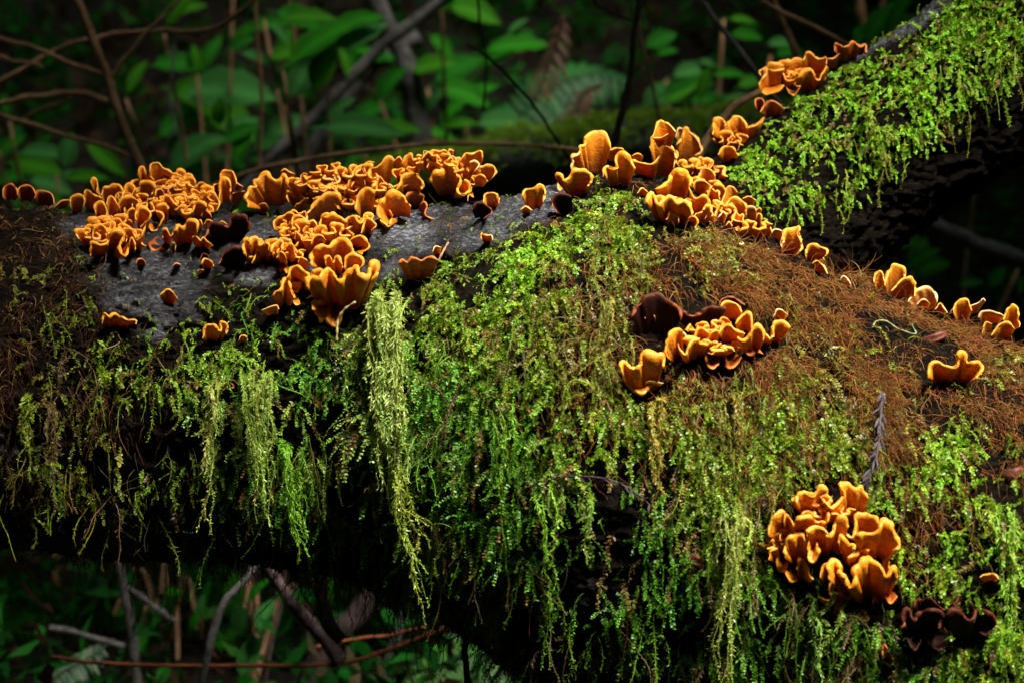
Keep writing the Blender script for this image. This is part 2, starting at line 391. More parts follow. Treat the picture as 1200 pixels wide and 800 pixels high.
root = empty('fallen_log', CT[NSEG // 2] - np.array([0, 0, RZ[NSEG // 2]]), 'thick forked fallen log with wet grey bark under moss and orange bracket fungi', 'fallen log')
ROOTLOC = np.array(root.location)
c = np.zeros((len(TV) + 2, 3)); c[:-2, 0] = mossy
link('trunk', make_mesh('trunk', np.vstack([TV, endc]) - ROOTLOC, TF, col=c, mat=M_BARK, F3=F3), root)

# the second limb, rising to the upper right behind the crest
bp = [(752, 398, 0.10, 134), (827, 340, 0.14, 128), (892, 286, 0.17, 116), (962, 230, 0.19, 108), (1042, 168, 0.20, 105), (1122, 114, 0.20, 105), (1212, 56, 0.20, 107), (1332, -22, 0.20, 108), (1612, -192, 0.22, 110)]
bs = resample(np.array(bp, float), 300)
BC = at(bs[:, :2], bs[:, 2]); BR_ = bs[:, 3] / 1000 * (bs[:, 2] + 3) / 3
BAX = nrm(np.gradient(BC, axis=0))
NTB = 200
BG, BTH = loft(BC, BR_, BR_, BAX, NTB, 9, 0.012)
BV = BG.reshape(-1, 3); BF = fix_winding(BV, grid_faces(300, NTB), BC[150]); BN = vert_normals(BV, BF)
bq = project(BV)
def branch_cover(P, Nn):
    qq = project(P)
    u = (qq[:, 0] - 905) * 0.84 - (qq[:, 1] - 150) * 0.54      # along the limb
    d = (qq[:, 0] - 905) * 0.54 + (qq[:, 1] - 150) * 0.84      # down from its upper edge
    low = np.interp(u, [-60, 0, 120, 260, 400], [96, 104, 106, 96, 96])
    cov = np.clip((d - np.interp(u, [0, 60, 120, 150, 200, 300], [-14, -18, -16, -14, -6, -20])) / 12, 0, 1) * np.clip((low + 22 - d) / 40, 0, 1)
    return np.where(Nn[:, 1] < 0.25, cov, 0.35 * (Nn[:, 2] > 0))
c = np.zeros((len(BV), 3)); dB = (bq[:, 0] - 905) * 0.54 + (bq[:, 1] - 150) * 0.84; c[:, 0] = np.clip(branch_cover(BV, BN) * 3 + np.clip((dB - 30) / 15, 0, 1) + (BN[:, 2] < -0.2), 0, 1)  # besides moss cover, limb's lower side painted near-black as its shade
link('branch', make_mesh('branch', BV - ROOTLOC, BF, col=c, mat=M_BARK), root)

BVH = BVHTree.FromPolygons(np.vstack([TV, BV]).tolist(), np.vstack([TF, BF + len(TV)]).tolist())
def hit(p):
    """where the log's surface is seen at pixel p (or the surface point nearest that line of sight) and its normal"""
    d = nrm(rays(p))[0]
    r = BVH.ray_cast(Vector(CAM_LOC.tolist()), Vector(d.tolist()))
    if r[0] is None or r[0].y > 1:
        best = None
        for t in np.linspace(2.6, 3.4, 41):
            r2 = BVH.find_nearest(Vector((CAM_LOC + d * t).tolist()))
            if best is None or r2[3] < best[3]: best = r2
        r = best
    n = np.array(r[1])
    return np.array(r[0]), (n if n @ d < 0.3 else -n)

# ------------------------------------------------------------------ bracket fungi
# each cap is a thick wavy sheet growing out of the log: its margin, and where it is rooted
def cap_mesh(rim, base, out, tint, rnd, dark=False):
    rim = np.asarray(rim, float); base = np.asarray(base, float)
    L = np.linalg.norm(np.diff(rim, axis=0), axis=1).sum()
    nu = int(np.clip(L / 2.0, 14, 90))
    R = resample(rim, nu)
    tg = np.gradient(R, axis=0); tg /= np.maximum(np.linalg.norm(tg, axis=1, keepdims=True), 1e-6)
    sN = np.linspace(0, L, nu)
    R = R + np.stack([tg[:, 1], -tg[:, 0]], -1) * (1.1 * vnoise(np.stack([sN / 5.5, sN * 0 + rnd * 77, sN * 0], -1), 19) * np.clip(L / 60, 0.3, 1.0))[:, None]
    bs_, bn = hit(base)
    cen = R.mean(0)
    B = base + (R - cen) * np.array([0.52, 0.15])
    ext = np.linalg.norm(R - base, axis=1).max()
    size = min(ext, L * 0.5)
    th = np.clip(0.062 * size, 1.2, 2.4) / 1000
    if out is None: out = 0.55 * size
    out = out / 1000
    vv = np.concatenate([np.linspace(0, 0.82, 9), [0.88, 0.93, 0.97, 1.0]])
    f = np.where(vv < 0.9, np.sin(np.minimum(vv / 0.9, 1) * math.pi / 2) ** 1.0, 1 - 0.05 * ((vv - 0.9) / 0.1) ** 2)
    uu = np.linspace(0, 1, nu)
    sd = int(rnd * 9973)
    wave = vnoise(np.stack([uu * L / 13, uu * 0 + rnd * 50, uu * 0], -1), sd)
    o = out * (1 + 0.22 * wave)
    wob = 0.55 * np.clip((R[:, 1] - cen[1]), -16, 16) / 1000
    prof = np.sin(math.pi * 0.745 * vv ** 0.98) + 0.06 * np.clip((vv - 0.86) / 0.14, 0, 1) ** 1.5
    Y = bs_[1] - (0.82 * o[:, None] * prof[None]) - wob[:, None] * vv[None] ** 2 - 0.005 + 0.009 * (1 - vv[None])
    I = B[:, None] + (R - B)[:, None] * f[None, :, None]
    # small ripples running from root to margin
    P = at(I.reshape(-1, 2), Y.ravel()).reshape(nu, len(vv), 3)
    du = np.gradient(P, axis=0); dv = np.gradient(P, axis=1)
    n = nrm(np.cross(du, dv))
    if n[nu // 2, 6, 1] > 0: n = -n
    rip = 0.0016 * vnoise(np.stack([np.broadcast_to(uu[:, None] * L / 6, Y.shape), np.broadcast_to(vv[None] * 2.2, Y.shape), Y * 0 + rnd * 9], -1), sd + 1) * np.clip(size / 25, 0.3, 1.2)
    P = P + n * (rip * np.clip(vv * 1.6, 0, 1)[None])[..., None]
    du = np.gradient(P, axis=0); dv = np.gradient(P, axis=1)
    n2 = nrm(np.cross(du, dv)); n2 = np.where((n2 * n).sum(-1, keepdims=True) < 0, -n2, n2)
    edge = np.clip(np.minimum(uu, 1 - uu) * L / 5, 0.25, 1)
    tt = th * (0.75 + 0.45 * vv ** 3)[None] * edge[:, None]
    Fr = P + n2 * tt[..., None] / 2; Bk = P - n2 * tt[..., None] / 2
    od = nrm(dv[:, -1] - (dv[:, -1] * n2[:, -1]).sum(-1, keepdims=True) * n2[:, -1])
    rows = [Fr[:, k] for k in range(len(vv))]; cv = list(vv); sd_ = [0] * len(vv)
    for a_ in (50, 15, -15, -50):
        a_ = math.radians(a_)
        rows.append(P[:, -1] + od * (math.cos(a_) * tt[:, -1:] * 0.62) + n2[:, -1] * (math.sin(a_) * tt[:, -1:] / 2)); cv.append(1.0); sd_.append(0.5)
    rows += [Bk[:, k] for k in range(len(vv))[::-1]]; cv += list(vv[::-1]); sd_ += [1] * len(vv)
    G = np.stack(rows, 1); K = G.shape[1]
    V = G.reshape(-1, 3)
    i = np.arange(nu - 1)[:, None] * K; k = np.arange(K - 1)[None]
    F = np.stack([i + k, i + k + 1, i + K + k + 1, i + K + k], -1).reshape(-1, 4)
    h = K // 2; ends = []
    for u0 in (0, nu - 1):
        for k_ in range(h):
            k3 = K - 1 - k_
            if k3 - 1 > k_ + 1: ends.append([u0 * K + k_, u0 * K + k_ + 1, u0 * K + k3 - 1, u0 * K + k3])
    ends = np.array(ends); ne = len(ends) // 2
    # faces look outward: the front side towards the viewer
    fm = F[(nu // 2) * (K - 1) + 6]
    if np.cross(V[fm[1]] - V[fm[0]], V[fm[2]] - V[fm[0]])[1] > 0: F = F[:, ::-1]
    F = np.vstack([F, ends])
    col = np.zeros((nu, K, 3)); col[..., 0] = np.array(cv)[None]; col[..., 1] = np.array(sd_)[None]; col[..., 2] = np.clip(rnd * 1.7 - 0.45, 0, 1)
    return V, F, col.reshape(-1, 3), bs_, bn

CAPN = [0]
OCC = np.zeros((900, 700), bool)            # where fungi stand, seen along y, in 2 mm cells: moss keeps clear of them
def occ_idx(P): return np.clip(((P[..., 0] + 0.9) / 0.002).astype(int), 0, 899), np.clip(((P[..., 2] + 0.7) / 0.002).astype(int), 0, 699)
def clear_of_fungi(S, reach=0.7):
    n = max(2, int(S.shape[1] * reach)); i, j = occ_idx(S[:, :n]); return ~OCC[i, j].any(axis=1)
def parse(s): return [tuple(float(t) for t in w.split(',')) for w in s.split()]
def fungus(label, region, caps, cat='bracket fungus', group='bracket fungi growing on the fallen log', fill=0):
    """caps: 'margin points|root point|tint|reach' in the enlarged coordinates of region (x0, y0, zoom)"""
    built = []
    for cc in caps:
        reg = region
        if isinstance(cc, tuple): reg, cc = cc
        x0, y0, s = reg
        f = cc.split('|'); rim = [(x0 + a / s, y0 + b / s) for a, b in parse(f[0])]
        b = parse(f[1])[0]; base = (x0 + b[0] / s, y0 + b[1] / s)
        tint = f[2] if len(f) > 2 and f[2] else 'o'; out = float(f[3]) if len(f) > 3 else None
        CAPN[0] += 1
        rnd = (CAPN[0] * 0.61803) % 1
        built.append((cap_mesh(rim, base, out, tint, rnd), tint))
    bases = [(x0_ + parse(c_.split('|')[1])[0][0] / s_, y0_ + parse(c_.split('|')[1])[0][1] / s_) for (x0_, y0_, s_), c_ in [(c2 if isinstance(c2, tuple) else (region, c2)) for c2 in caps]]
    for k in range(fill):           # crowded frills that run between and behind the large ones and join them
        b = bases[int(RNG.integers(len(bases)))]; near = [q_ for q_ in bases if math.dist(b, q_) < 45]; b2 = near[int(RNG.integers(len(near)))]
        cx, cy = (b[0] + b2[0]) / 2 + RNG.normal(0, 4), (b[1] + b2[1]) / 2 + RNG.normal(0, 4) - 2
        rim = []; ph = RNG.uniform(0, 6.28)
        if k % 3:
            W, lam, A, h, sl_ = RNG.uniform(26, 56), RNG.uniform(15, 24), RNG.uniform(4.0, 7.5), RNG.uniform(9, 18), RNG.normal(0, 0.18)
            for t in np.linspace(-0.5, 0.5, int(W / lam * 7) + 5):
                q_ = 6.283 * W * t / lam + ph
                rim.append((cx + W * t - 0.26 * lam * math.sin(2 * q_) + 0.8 * math.sin(q_ * 0.37), cy - h * (1 - 1.6 * t * t) - A * math.sin(q_) + sl_ * W * t + 1.5 * math.sin(q_ * 0.6)))
        else:
            w, h = RNG.uniform(7, 14), RNG.uniform(10, 18); tl = RNG.normal(0, 0.35)
            for a_ in np.linspace(-1, 1, 11):
                yy = h * (math.cos(a_ * 1.35) + 0.2 * math.sin(a_ * 7 + ph)); rim.append((cx + w * math.sin(a_ * 1.5) + tl * yy, cy - yy))
        CAPN[0] += 1; built.append((cap_mesh(rim, (cx, cy + 3), RNG.uniform(8, 20), 'o', (CAPN[0] * 0.61803) % 1), 'o'))
    anchor = np.mean([b[0][3] for b in built], axis=0); anchor, an = np.array(BVH.find_nearest(Vector(anchor.tolist()))[0]), None
    e = empty('bracket_fungus', anchor, label, cat, group)
    main = max('omrp', key=lambda k_: sum(t_ == k_ for _, t_ in built)); say = dict(o='orange cap', m='old cap turned dark maroon', r='rust brown cap', p='cap with a pale cream margin')
    for (V, F, col, _, _), tint in built:
        OCC[occ_idx(V)] = True
        o = link('cap', make_mesh('cap', V - anchor, F, col=col, mat=FM[tint]), e)
        if tint != main: o['label'] = say[tint]
    return e

RA, RB, RC = (70, 180, 6.15), (170, 180, 6.15), (280, 180, 6.15)
RD, RE, RF, RG = (380, 165, 6.15), (470, 165, 6.15), (280, 265, 6.15), (340, 265, 6.15)
RH, RI, RJ, RK = (640, 140, 6.15), (730, 135, 5.714), (800, 180, 5.333), (830, 40, 5.0)
RL, RM, RN, RP = (890, 560, 4.706), (1040, 650, 6.156), (770, 340, 7.5), (700, 320, 4.0)
RQ, RR, RS, RT, RU = (960, 280, 4.0), (0, 160, 4.0), (0, 300, 3.0), (260, 160, 3.478), (580, 120, 2.963)

fungus('rusty orange bracket fungus on the log crest at the far left edge of the photo', RR, [
    '15,290 14,240 45,222 75,240 85,275|50,300|r', '80,280 90,240 120,228 150,238 168,275|120,305|r', '160,290 175,255 210,250 245,275 255,315|205,325|r', '258,330 285,302 325,298|295,340|r'])
fungus('small orange bracket fungus curling at the left end of the largest rosette', RA, [
    '70,375 72,320 110,288 155,295 178,345 172,385|125,430|o|14', '168,320 185,258 215,265 245,300 285,312 325,330|235,420|o|16',
    '222,205 235,178 262,185 272,225 265,268 295,310|300,350|o|12', '298,305 312,252 350,240 390,215 435,228 452,275 425,325|380,385|o|20'])
fungus('largest orange rosette of crowded wavy brackets on bare bark', RA, [
    '430,390 440,330 455,300 470,240 500,208 540,225 548,250 520,300|500,400|o|12', '430,395 425,365 450,325 505,305 560,330 580,375|500,450|o|26',
    '503,325 520,288 555,265 578,212 622,196 668,214 682,245 665,295|600,370|o|24', '562,155 575,105 605,100 622,145 655,168 680,195|630,235|o|10',
    '255,425 252,375 285,345 322,350 338,400 345,455 375,468 412,460|320,530|o|24', '335,375 345,318 372,302 400,342 425,375|390,480|o|20',
    '182,565 185,530 215,515 255,522|240,585|o|14', '232,610 248,540 285,503 322,525 352,585|290,660|o|28',
    '358,555 368,490 402,463 442,475 468,530|420,610|o|28',
    '225,742 218,655 250,640 300,655 340,640 368,572 410,545 450,555 466,595 442,640 435,692 468,742 495,705 490,650|350,740|o|40',
    '475,590 480,540 510,528 530,580 560,622 590,580 622,505|565,680|o|28', '498,690 500,630 518,600 540,640 542,690|520,720|o|30',
    '482,465 488,420 530,393 552,420|515,510|o|22', '545,478 548,412 580,386 630,395 655,432 640,470 605,500 580,525|600,560|o|30',
    '468,505 490,475 520,490 532,545|508,565|o|28',
    (RB, '30,135 38,82 95,58 130,95 175,120 207,142|95,220|o|8'), (RB, '60,220 75,205 120,190 155,185|120,255|o|12'), (RB, '150,180 180,150 245,147 276,178|212,250|o|12'),
    (RB, '132,268 150,215 200,183 248,210|200,310|o|18'), (RB, '163,285 175,236 215,225 242,262|208,330|o|24'), (RB, '70,305 85,260 115,254 137,292|108,340|o|24'),
    (RB, '250,235 270,190 330,168 362,200 367,248|312,310|o|16'), (RB, '362,255 385,215 425,207 452,245 452,275|405,320|o|14'), (RB, '338,345 342,305 365,298 378,330|360,375|o|24'),
    (RB, '398,325 440,280 485,273 520,310 540,352 520,410|450,430|o|18'), (RB, '118,345 132,302 165,300 198,340 220,372 248,378|180,440|o|30'),
    (RB, '218,352 235,310 265,278 297,290 312,340 327,392|275,430|o|26'), (RB, '260,395 285,437 322,430 345,390 372,343 415,345 447,382 442,418|360,500|o|32'),
    (RB, '20,500 28,540 60,552 105,522 127,472 115,435 75,405 85,365 140,360 168,400|130,500|o|36')], fill=34)
fungus('dull orange lower lobes hanging in shade below the largest rosette', RB, [
    '128,610 128,552 155,538 178,588 197,602|158,660|o|24', '193,595 203,552 225,545 235,518 270,535 300,490 335,473 372,500 378,565|285,660|o|30', '188,712 205,655 222,668 216,712|205,640|o|26',
    '20,640 60,720 120,700 180,740 220,690|140,600|r|18'])
fungus('dark maroon old brackets edged with small orange lobes beside the largest rosette', RB, [
    '430,600 470,510 545,500 600,520 625,455 690,433 745,480 750,560|590,650|m|24', '525,800 560,730 610,690 655,668 700,700 750,730|640,820|m|22',
    '396,760 415,722 450,735 465,765|432,790|m|14', '332,605 352,588 375,600 398,628 420,598 452,632 492,662|410,690|o|26',
    '402,450 425,415 462,428 482,458|440,490|r|18', '423,510 450,478 492,492|458,545|o|22', '383,510 398,480 412,512|402,555|o|22', '520,520 552,487 594,512|556,545|o|24',
    '403,800 430,755 478,775 492,812|448,830|o|20', '375,850 395,835 425,840|400,870|p|12'])
fungus('upright pair of rusty orange brackets standing on the crest right of the largest rosette', RB, [
    '538,185 555,130 610,118 650,160 660,220|595,290|o|8', '538,335 538,195 570,170 605,200 618,270|575,360|o|14', '612,335 620,290 660,278 722,268|655,370|r|16', '487,265 498,225 535,218|525,300|r|10', '640,190 675,220 712,240|660,260|r|6'])
fungus('wide orange bracket with a ruffled upper margin and brown hollow, left of the long ridge', RC, [
    '60,392 48,310 78,240 120,235 108,195 138,185 165,148 202,138 242,182 300,186 312,145 342,160 348,215|240,380|o|26', '125,400 150,365 190,358 218,392|190,440|o|20',
    '298,128 330,113 362,130 405,145|350,205|o|8', '285,300 310,265 345,270 375,310|330,350|r|20'])
fungus('long crowded orange ridge of small cupped brackets climbing the log, middle section', RC, [
    '362,258 400,220 440,218 482,250 498,298|425,350|p|14', '443,205 448,155 480,143 520,180 548,197|500,260|r|8', '528,238 560,190 607,183|560,300|o|12',
    '578,275 588,210 620,178 650,220 668,245|620,305|p|12', '643,195 665,142 690,150 703,190|680,250|p|8', '698,175 715,152 742,165|722,230|p|8', '498,310 510,265 535,248 558,295|530,350|p|16',
    '250,550 252,490 298,460 328,435 375,426 412,442|345,560|o|18', '378,520 385,460 420,440 460,455 478,505|430,580|o|24', '468,432 500,420 520,390 560,350 620,290 660,273 712,290 735,335|600,480|o|26',
    '572,395 588,332 612,380 640,388 662,425|612,460|o|30', '428,555 440,513 465,520 478,600|455,630|o|26', '585,550 588,470 620,433 670,435 712,462|645,600|o|30', '688,415 700,355 742,333|720,450|o|22',
    '400,610 410,555 440,590 482,635|440,680|o|26', '513,650 540,600 590,583 628,625|565,700|o|26',
    (RD, '165,335 180,280 220,200 260,173 292,182|230,380|o|14'), (RD, '283,175 320,150 362,156|322,240|o|8'), (RD, '328,260 335,200 380,185 430,130 470,110 508,142|420,320|o|16'),
    (RD, '508,135 540,118 562,142|540,210|o|8'), (RD, '558,160 590,100 627,93 645,140 690,123 703,185|625,280|o|12'), (RD, '303,305 340,273 372,302|340,360|o|18'), (RD, '372,372 380,290 400,253 432,302|405,390|o|22'),
    (RD, '518,352 545,320 560,260 620,228 670,250 718,302 702,350|615,420|o|26'), (RD, '398,385 440,330 502,335|450,430|o|18'),
    (RD, '488,560 455,624 393,555 384,470 420,420 480,368 532,360 577,405 624,467|540,560|o|34'), (RD, '583,408 610,375 680,383 718,397|650,480|r|18'),
    (RD, '222,500 232,420 270,360 320,338 372,362|300,560|o|30'), (RD, '-10,545 60,528 110,540 148,580 170,550 220,538 260,592 300,540 322,565|180,680|o|34'), (RD, '268,670 308,560 360,590 372,612 342,645|310,680|o|24'),
    (RD, '30,295 50,233 82,262|65,330|p|10'), (RD, '73,485 90,430 130,428 148,485|110,550|o|26'), (RD, '28,375 70,363 102,392|70,440|o|20'), (RD, '138,375 160,350 210,370 252,338|190,420|o|22'), (RD, '270,320 285,280 305,330|285,360|p|20')], fill=34)
fungus('orange bracket with broad scalloped lobes at the right end of the long ridge', RE, [
    '163,108 163,70 192,73|178,145|p|6', '178,145 213,80 260,66 312,80 343,112|262,190|o|10', '333,92 350,63 382,75|365,130|o|6', '183,195 198,160 240,148 292,182|240,240|o|18', '343,135 373,108 403,152|370,200|p|10',
    '428,135 463,90 510,95 552,73 588,90 586,135|520,200|o|10', '383,228 388,160 430,136 472,145 502,190 512,235|450,300|o|20', '493,155 530,143 562,175 532,217|510,240|p|22', '573,195 620,168 662,180 687,222 660,265|605,300|o|14', '528,270 570,243 602,260 624,294|562,330|o|18',
    '205,285 238,230 298,200 350,170 385,195 400,240 436,285 405,340 415,380 455,387 497,362 502,315 455,283|370,400|o|36',
    '488,305 503,263 532,292|515,345|o|20', '478,440 488,392 522,412|505,370|o|18', '30,398 80,368 165,393 162,435|100,480|r|18', '138,465 165,438 187,480 175,540 242,567|150,520|r|20'], fill=8)
fungus('small round orange cup with a maroon cup under it beside the long ridge', RE, [
    '593,450 598,390 640,368 687,385 703,450|655,490|o|12', '508,500 540,450 580,442 622,475 656,515 600,560|580,560|m|16'])
fungus('thumbnail orange cup alone on grey bark above the moss', RE, ['578,715 578,668 612,680 655,678 658,715|620,735|o|10'])
fungus('row of tight frilled orange lobes on bare bark below the dark maroon brackets', RF, [
    '35,200 28,130 55,93 75,130 85,95 120,73 152,100 155,145 195,108 222,150 228,200|130,270|o|26', '58,215 62,290 88,317 132,302|100,225|o|22', '92,265 118,210 130,160|125,270|o|26',
    '145,215 165,195 190,235 188,330 225,362 262,340 272,290|225,180|o|26', '232,190 250,130 290,98 322,125 320,165 365,118 397,140 412,215|320,270|o|24', '283,230 298,183 325,200 350,260|320,290|o|30', '285,310 300,335 325,320 345,345 365,320|325,260|o|26'], fill=8)
fungus('large orange funnel bracket with dark wavy underside, beside the thick pale moss tress', RG, [
    '160,290 150,230 180,160 230,130 275,150 300,130 350,80 400,95 440,140 465,195|310,290|o|34', '420,110 505,65 552,112 572,142 520,208|450,160|o|20', '55,260 75,225 115,240 135,285|85,320|o|30',
    '250,265 253,220 285,208 310,262 320,225 350,223 378,295|330,350|o|36', '388,305 398,225 450,198 502,213 524,262 500,305|450,350|o|34',
    '108,425 130,368 165,375 200,370 240,310 280,300 320,340 355,377 390,370 430,310 470,293 510,340 550,367 582,330 570,280 605,255 638,280 632,325 595,365|400,610|o|58',
    '112,425 150,442 172,500 205,520 245,490|230,470|p|40', '160,605 158,545 222,523|250,600|o|44', '165,590 205,680 222,695 250,672 290,717 350,722 390,600|320,500|o|40',
    (RF, '345,372 370,310 422,283 458,312 492,345|410,450|o|34'), (RF, '350,370 380,440 425,478 460,400|410,330|o|30')], fill=5)
fungus('small drooping orange bracket with one pale tongue, just left of the large funnel', RF, [
    '243,495 258,470 300,455 318,395 350,378 378,435 400,520|330,580|o|26', '160,608 200,590 268,568 285,600|250,645|p|24', '383,510 408,572 445,565|395,470|o|16'])
fungus('single thin bracket with brown hollow half sunk in moss, right of the large funnel', RT, ['718,515 735,500 755,510 772,488 795,497 822,500 850,485 888,502|800,585|r|28', '745,520 770,560 800,590 850,560|800,525|m|14', '858,470 870,448 895,452|880,485|p|10'])
fungus('folded orange bracket with two side lobes on grey bark left of the central peak', RU, ['93,325 105,300 130,302 158,280 176,308 172,345|138,372|o|16'])
fungus('tiny orange disc on grey bark just under the folded bracket', RU, ['88,375 108,362 130,375|108,388|o|8'])
fungus('small orange bud at the right edge of the long ridge on bare bark', RU, ['-2,345 2,318 14,330 12,352|5,362|o|8'])
fungus('orange bracket with pale rolled edge above a maroon cup left of the central peak', RH, [
    '78,445 78,398 105,410 130,442 200,370 260,358 312,385 328,440 300,480|230,545|o|30', '74,430 88,502 120,533 158,515|150,470|p|24', '75,680 42,605 60,550 110,533 185,550|140,680|m|18', '235,572 262,520 305,480|270,500|o|18'])
fungus('tall ribbed orange bracket standing at the left top of the central peak', RH, [
    '178,375 183,280 240,235 243,190 275,175 275,130 340,88 412,83 442,130 468,205|320,400|o|16', '418,218 460,222 520,203 575,228|500,300|o|14'])
fungus('cluster of orange folds and a rounded flap forming the top of the central peak', RI, [
    (RH, '412,405 418,350 450,333 490,350 510,330 503,262 555,228 602,250 612,310 642,355|530,480|o|26'),
    '193,150 233,50 260,40 312,60 352,112|275,210|o|4', '350,150 368,90 412,88|390,190|p|4', '358,200 398,140 415,90 450,108 502,155 530,232 490,268|410,300|o|8',
    '48,318 70,300 150,327 200,320 248,263|165,420|o|30', '58,275 100,258 138,277|100,320|o|16', '178,210 193,153 230,160 290,200 350,228 364,290 345,350|275,410|o|20', '195,155 260,150 305,125|250,180|o|8'])
fungus('broad orange bracket with three scalloped tiers on the right side of the central peak', RI, [
    '213,492 260,482 310,430 340,368 390,363 442,395 462,440 445,490|345,590|o|26', '438,475 460,520 490,552 540,533 568,570 545,635|490,680|o|30',
    '148,580 190,518 215,560 240,592 290,545 330,543 360,592 410,568 440,600 468,650 452,685|320,730|o|36', '425,690 470,678 503,710 485,755|440,720|o|22', '93,525 130,488 173,522|135,550|o|14'], fill=4)
fungus('upright orange brackets behind the scalloped tiers, leaning to the right', RI, [
    '465,400 488,330 515,283 550,310 575,332|520,440|o|6', '498,425 528,358 570,358 612,390 628,450|560,480|o|12', '468,485 488,440 540,438 578,462|520,540|o|16', '578,495 618,458 672,480 688,522 662,580|610,600|o|18', '588,610 630,598 668,640 658,678|600,620|o|16'], fill=4)
fungus('rough orange bracket with a pale lip on the crest, right below the central peak', RJ, [
    '238,330 262,240 302,203 348,242|300,360|o|4', '258,340 298,280 350,273 392,320 398,380|330,440|o|12', '373,280 420,268 460,292|412,340|o|10', '388,388 398,340 450,333 464,385|430,440|p|14', '458,358 478,340 494,355|478,395|o|10', '438,425 470,378 495,392 488,440|462,455|o|12',
    '138,408 168,368 205,392|178,432|p|12', '213,405 250,368 278,392|242,440|p|12', '268,450 290,428 313,452|290,480|o|10', '348,465 378,420 430,440 472,475|420,515|m|14'], fill=4)
fungus('orange bracket with pleated pale side on the sloping crest under the mossy branch', RJ, ['468,490 498,450 540,443 558,495|520,525|o|8', '548,500 578,470 642,488|590,560|p|14', '618,590 638,482 690,472 728,452 728,500 752,572 720,628|650,645|o|12'])
fungus('stack of three little orange brackets on the crest, next down the slope', RJ, ['768,650 773,600 800,566 850,580 902,603 890,640|805,675|o|10', '838,660 870,643 890,672|855,695|o|10', '808,690 838,663 880,700 903,755|835,745|o|12'])
fungus('tiny cream cap on the brown crest, between the little stack and the three winged fungus', RQ, ['98,190 112,175 135,188 152,222|125,225|p|6'])
fungus('orange bracket with three upright wings on the lower right crest', RQ, ['258,205 263,160 290,153 312,218|285,265|o|8', '308,220 328,150 350,118 402,143 388,205|345,262|o|10', '338,250 390,190 430,178 454,220 444,268|380,275|o|14'])
fungus('rounded pale orange bracket with folds, touching the winged fungus', RQ, ['413,295 440,260 490,226 532,240 555,295|500,345|p|12', '448,315 488,283 520,302|490,345|p|16', '542,330 568,303 600,348|570,355|o|10'])
fungus('deep orange hood with a thin pale horn on the lower right crest', RQ, ['628,355 638,300 690,283 718,335|672,385|o|12', '703,315 745,300 768,278 780,290|722,350|p|4', '610,350 630,325 650,345|628,362|m|8'])
fungus('last orange bracket on the crest at the right edge, with a pointed pale lobe', RQ, ['743,368 760,338 830,345 872,362|805,395|p|14', '863,380 880,330 905,306 932,338 940,412|893,420|o|10', '762,450 778,392 810,400|790,455|o|12', '805,455 838,402 880,388 918,422|860,470|o|16'])
fungus('lone fan of translucent orange with two rounded ears on brown rootlets', RQ, ['508,650 516,592 560,573 610,602 648,582 652,530 682,528 702,575 750,573 764,622 740,650|628,672|o|30'])
fungus('orange bracket running up the left edge of the mossy branch, lower half', RK, [
    '22,590 28,520 60,493 95,510 105,547 135,488 180,483 215,520 232,552 290,515 328,483|190,640|o|18', '68,630 85,573 105,590 122,645|98,670|o|18', '108,628 130,588 158,612 140,650|130,670|o|18', '58,710 88,663 140,663 175,712|120,750|o|16', '278,428 278,380 320,383 333,415|308,455|r|12', '303,460 340,398 390,393 445,435|375,490|r|16'], fill=4)
fungus('orange bracket with crowded round lobes on the edge of the mossy branch, upper half', RK, [
    '295,325 303,270 330,240 353,180 380,168 442,180|370,340|o|16', '323,238 333,203 362,210|345,262|o|12', '308,340 350,358 410,338 445,300|380,300|o|22', '443,175 465,148 492,162|470,210|o|8', '453,230 478,160 520,138 567,160 573,202 535,258|505,290|o|18',
    '393,270 403,218 440,235 460,272 505,270|440,320|o|22', '553,158 573,115 610,113 640,147 687,133 694,175|620,230|o|10', '518,258 558,215 602,208 640,272 667,240 693,178|610,330|o|24', '455,310 475,350 505,360 540,310|500,330|r|18'], fill=7)
fungus('rusty red bracket with a frilled rim at the upper end of the branch', RK, ['688,142 730,142 772,108|735,200|r|12', '735,100 748,53 800,72 850,46 890,77 922,58 925,110|835,160|r|12'])
fungus('frilled row of orange brackets over shade in the middle of the mossy flank', RN, [
    '78,590 73,470 108,380 170,333 225,345|180,620|o|26', '215,350 240,385 275,435|230,470|p|22', '183,460 213,535 250,562 280,490 320,430 378,413|280,640|o|32', '323,412 348,335 390,323 430,358 468,382|400,500|o|26', '438,445 468,380 510,348 548,362|500,500|o|30',
    '538,385 588,310 640,303 700,350 775,382|650,470|o|34', '543,310 558,243 600,238 655,287|600,360|o|20', '548,170 588,110 650,103 722,140 745,195|650,280|o|18', '688,295 738,235 792,187 827,220 834,335|770,390|o|22',
    '703,412 750,442 812,400 850,310 890,303 937,360 930,435|830,560|o|30', '938,350 990,432 1022,400 1010,320 1050,268 1112,270 1168,332|1000,480|o|22', '1018,240 1048,178 1100,176 1155,215|1070,280|p|12', '445,545 488,557 518,500 565,462|540,560|o|24',
    '415,580 438,650 490,692 545,650|500,560|r|18', '580,575 612,680 660,688 700,650 750,590|640,560|r|18', '768,540 810,578 880,545 932,555|830,470|r|20'], fill=4)
fungus('lumpy orange bracket with a pale left edge, below the dark maroon fan', RP, ['113,455 118,413 160,442 195,430 205,375 250,368 303,380 312,435|220,560|o|26', '115,455 140,520 200,570 240,540 290,480|215,440|o|22', '222,515 250,505 310,515|260,535|p|14'])
fungus('dark maroon fan and its torn edge above the frilled orange row', RP, ['158,200 200,130 280,93 332,130 387,170 392,215|275,310|m|20', '375,215 395,185 430,195 470,190 530,160 605,165|490,270|m|16', '222,212 234,184 258,182 272,212|250,262|r|10', '570,150 585,118 640,115 692,150|635,200|m|8'])
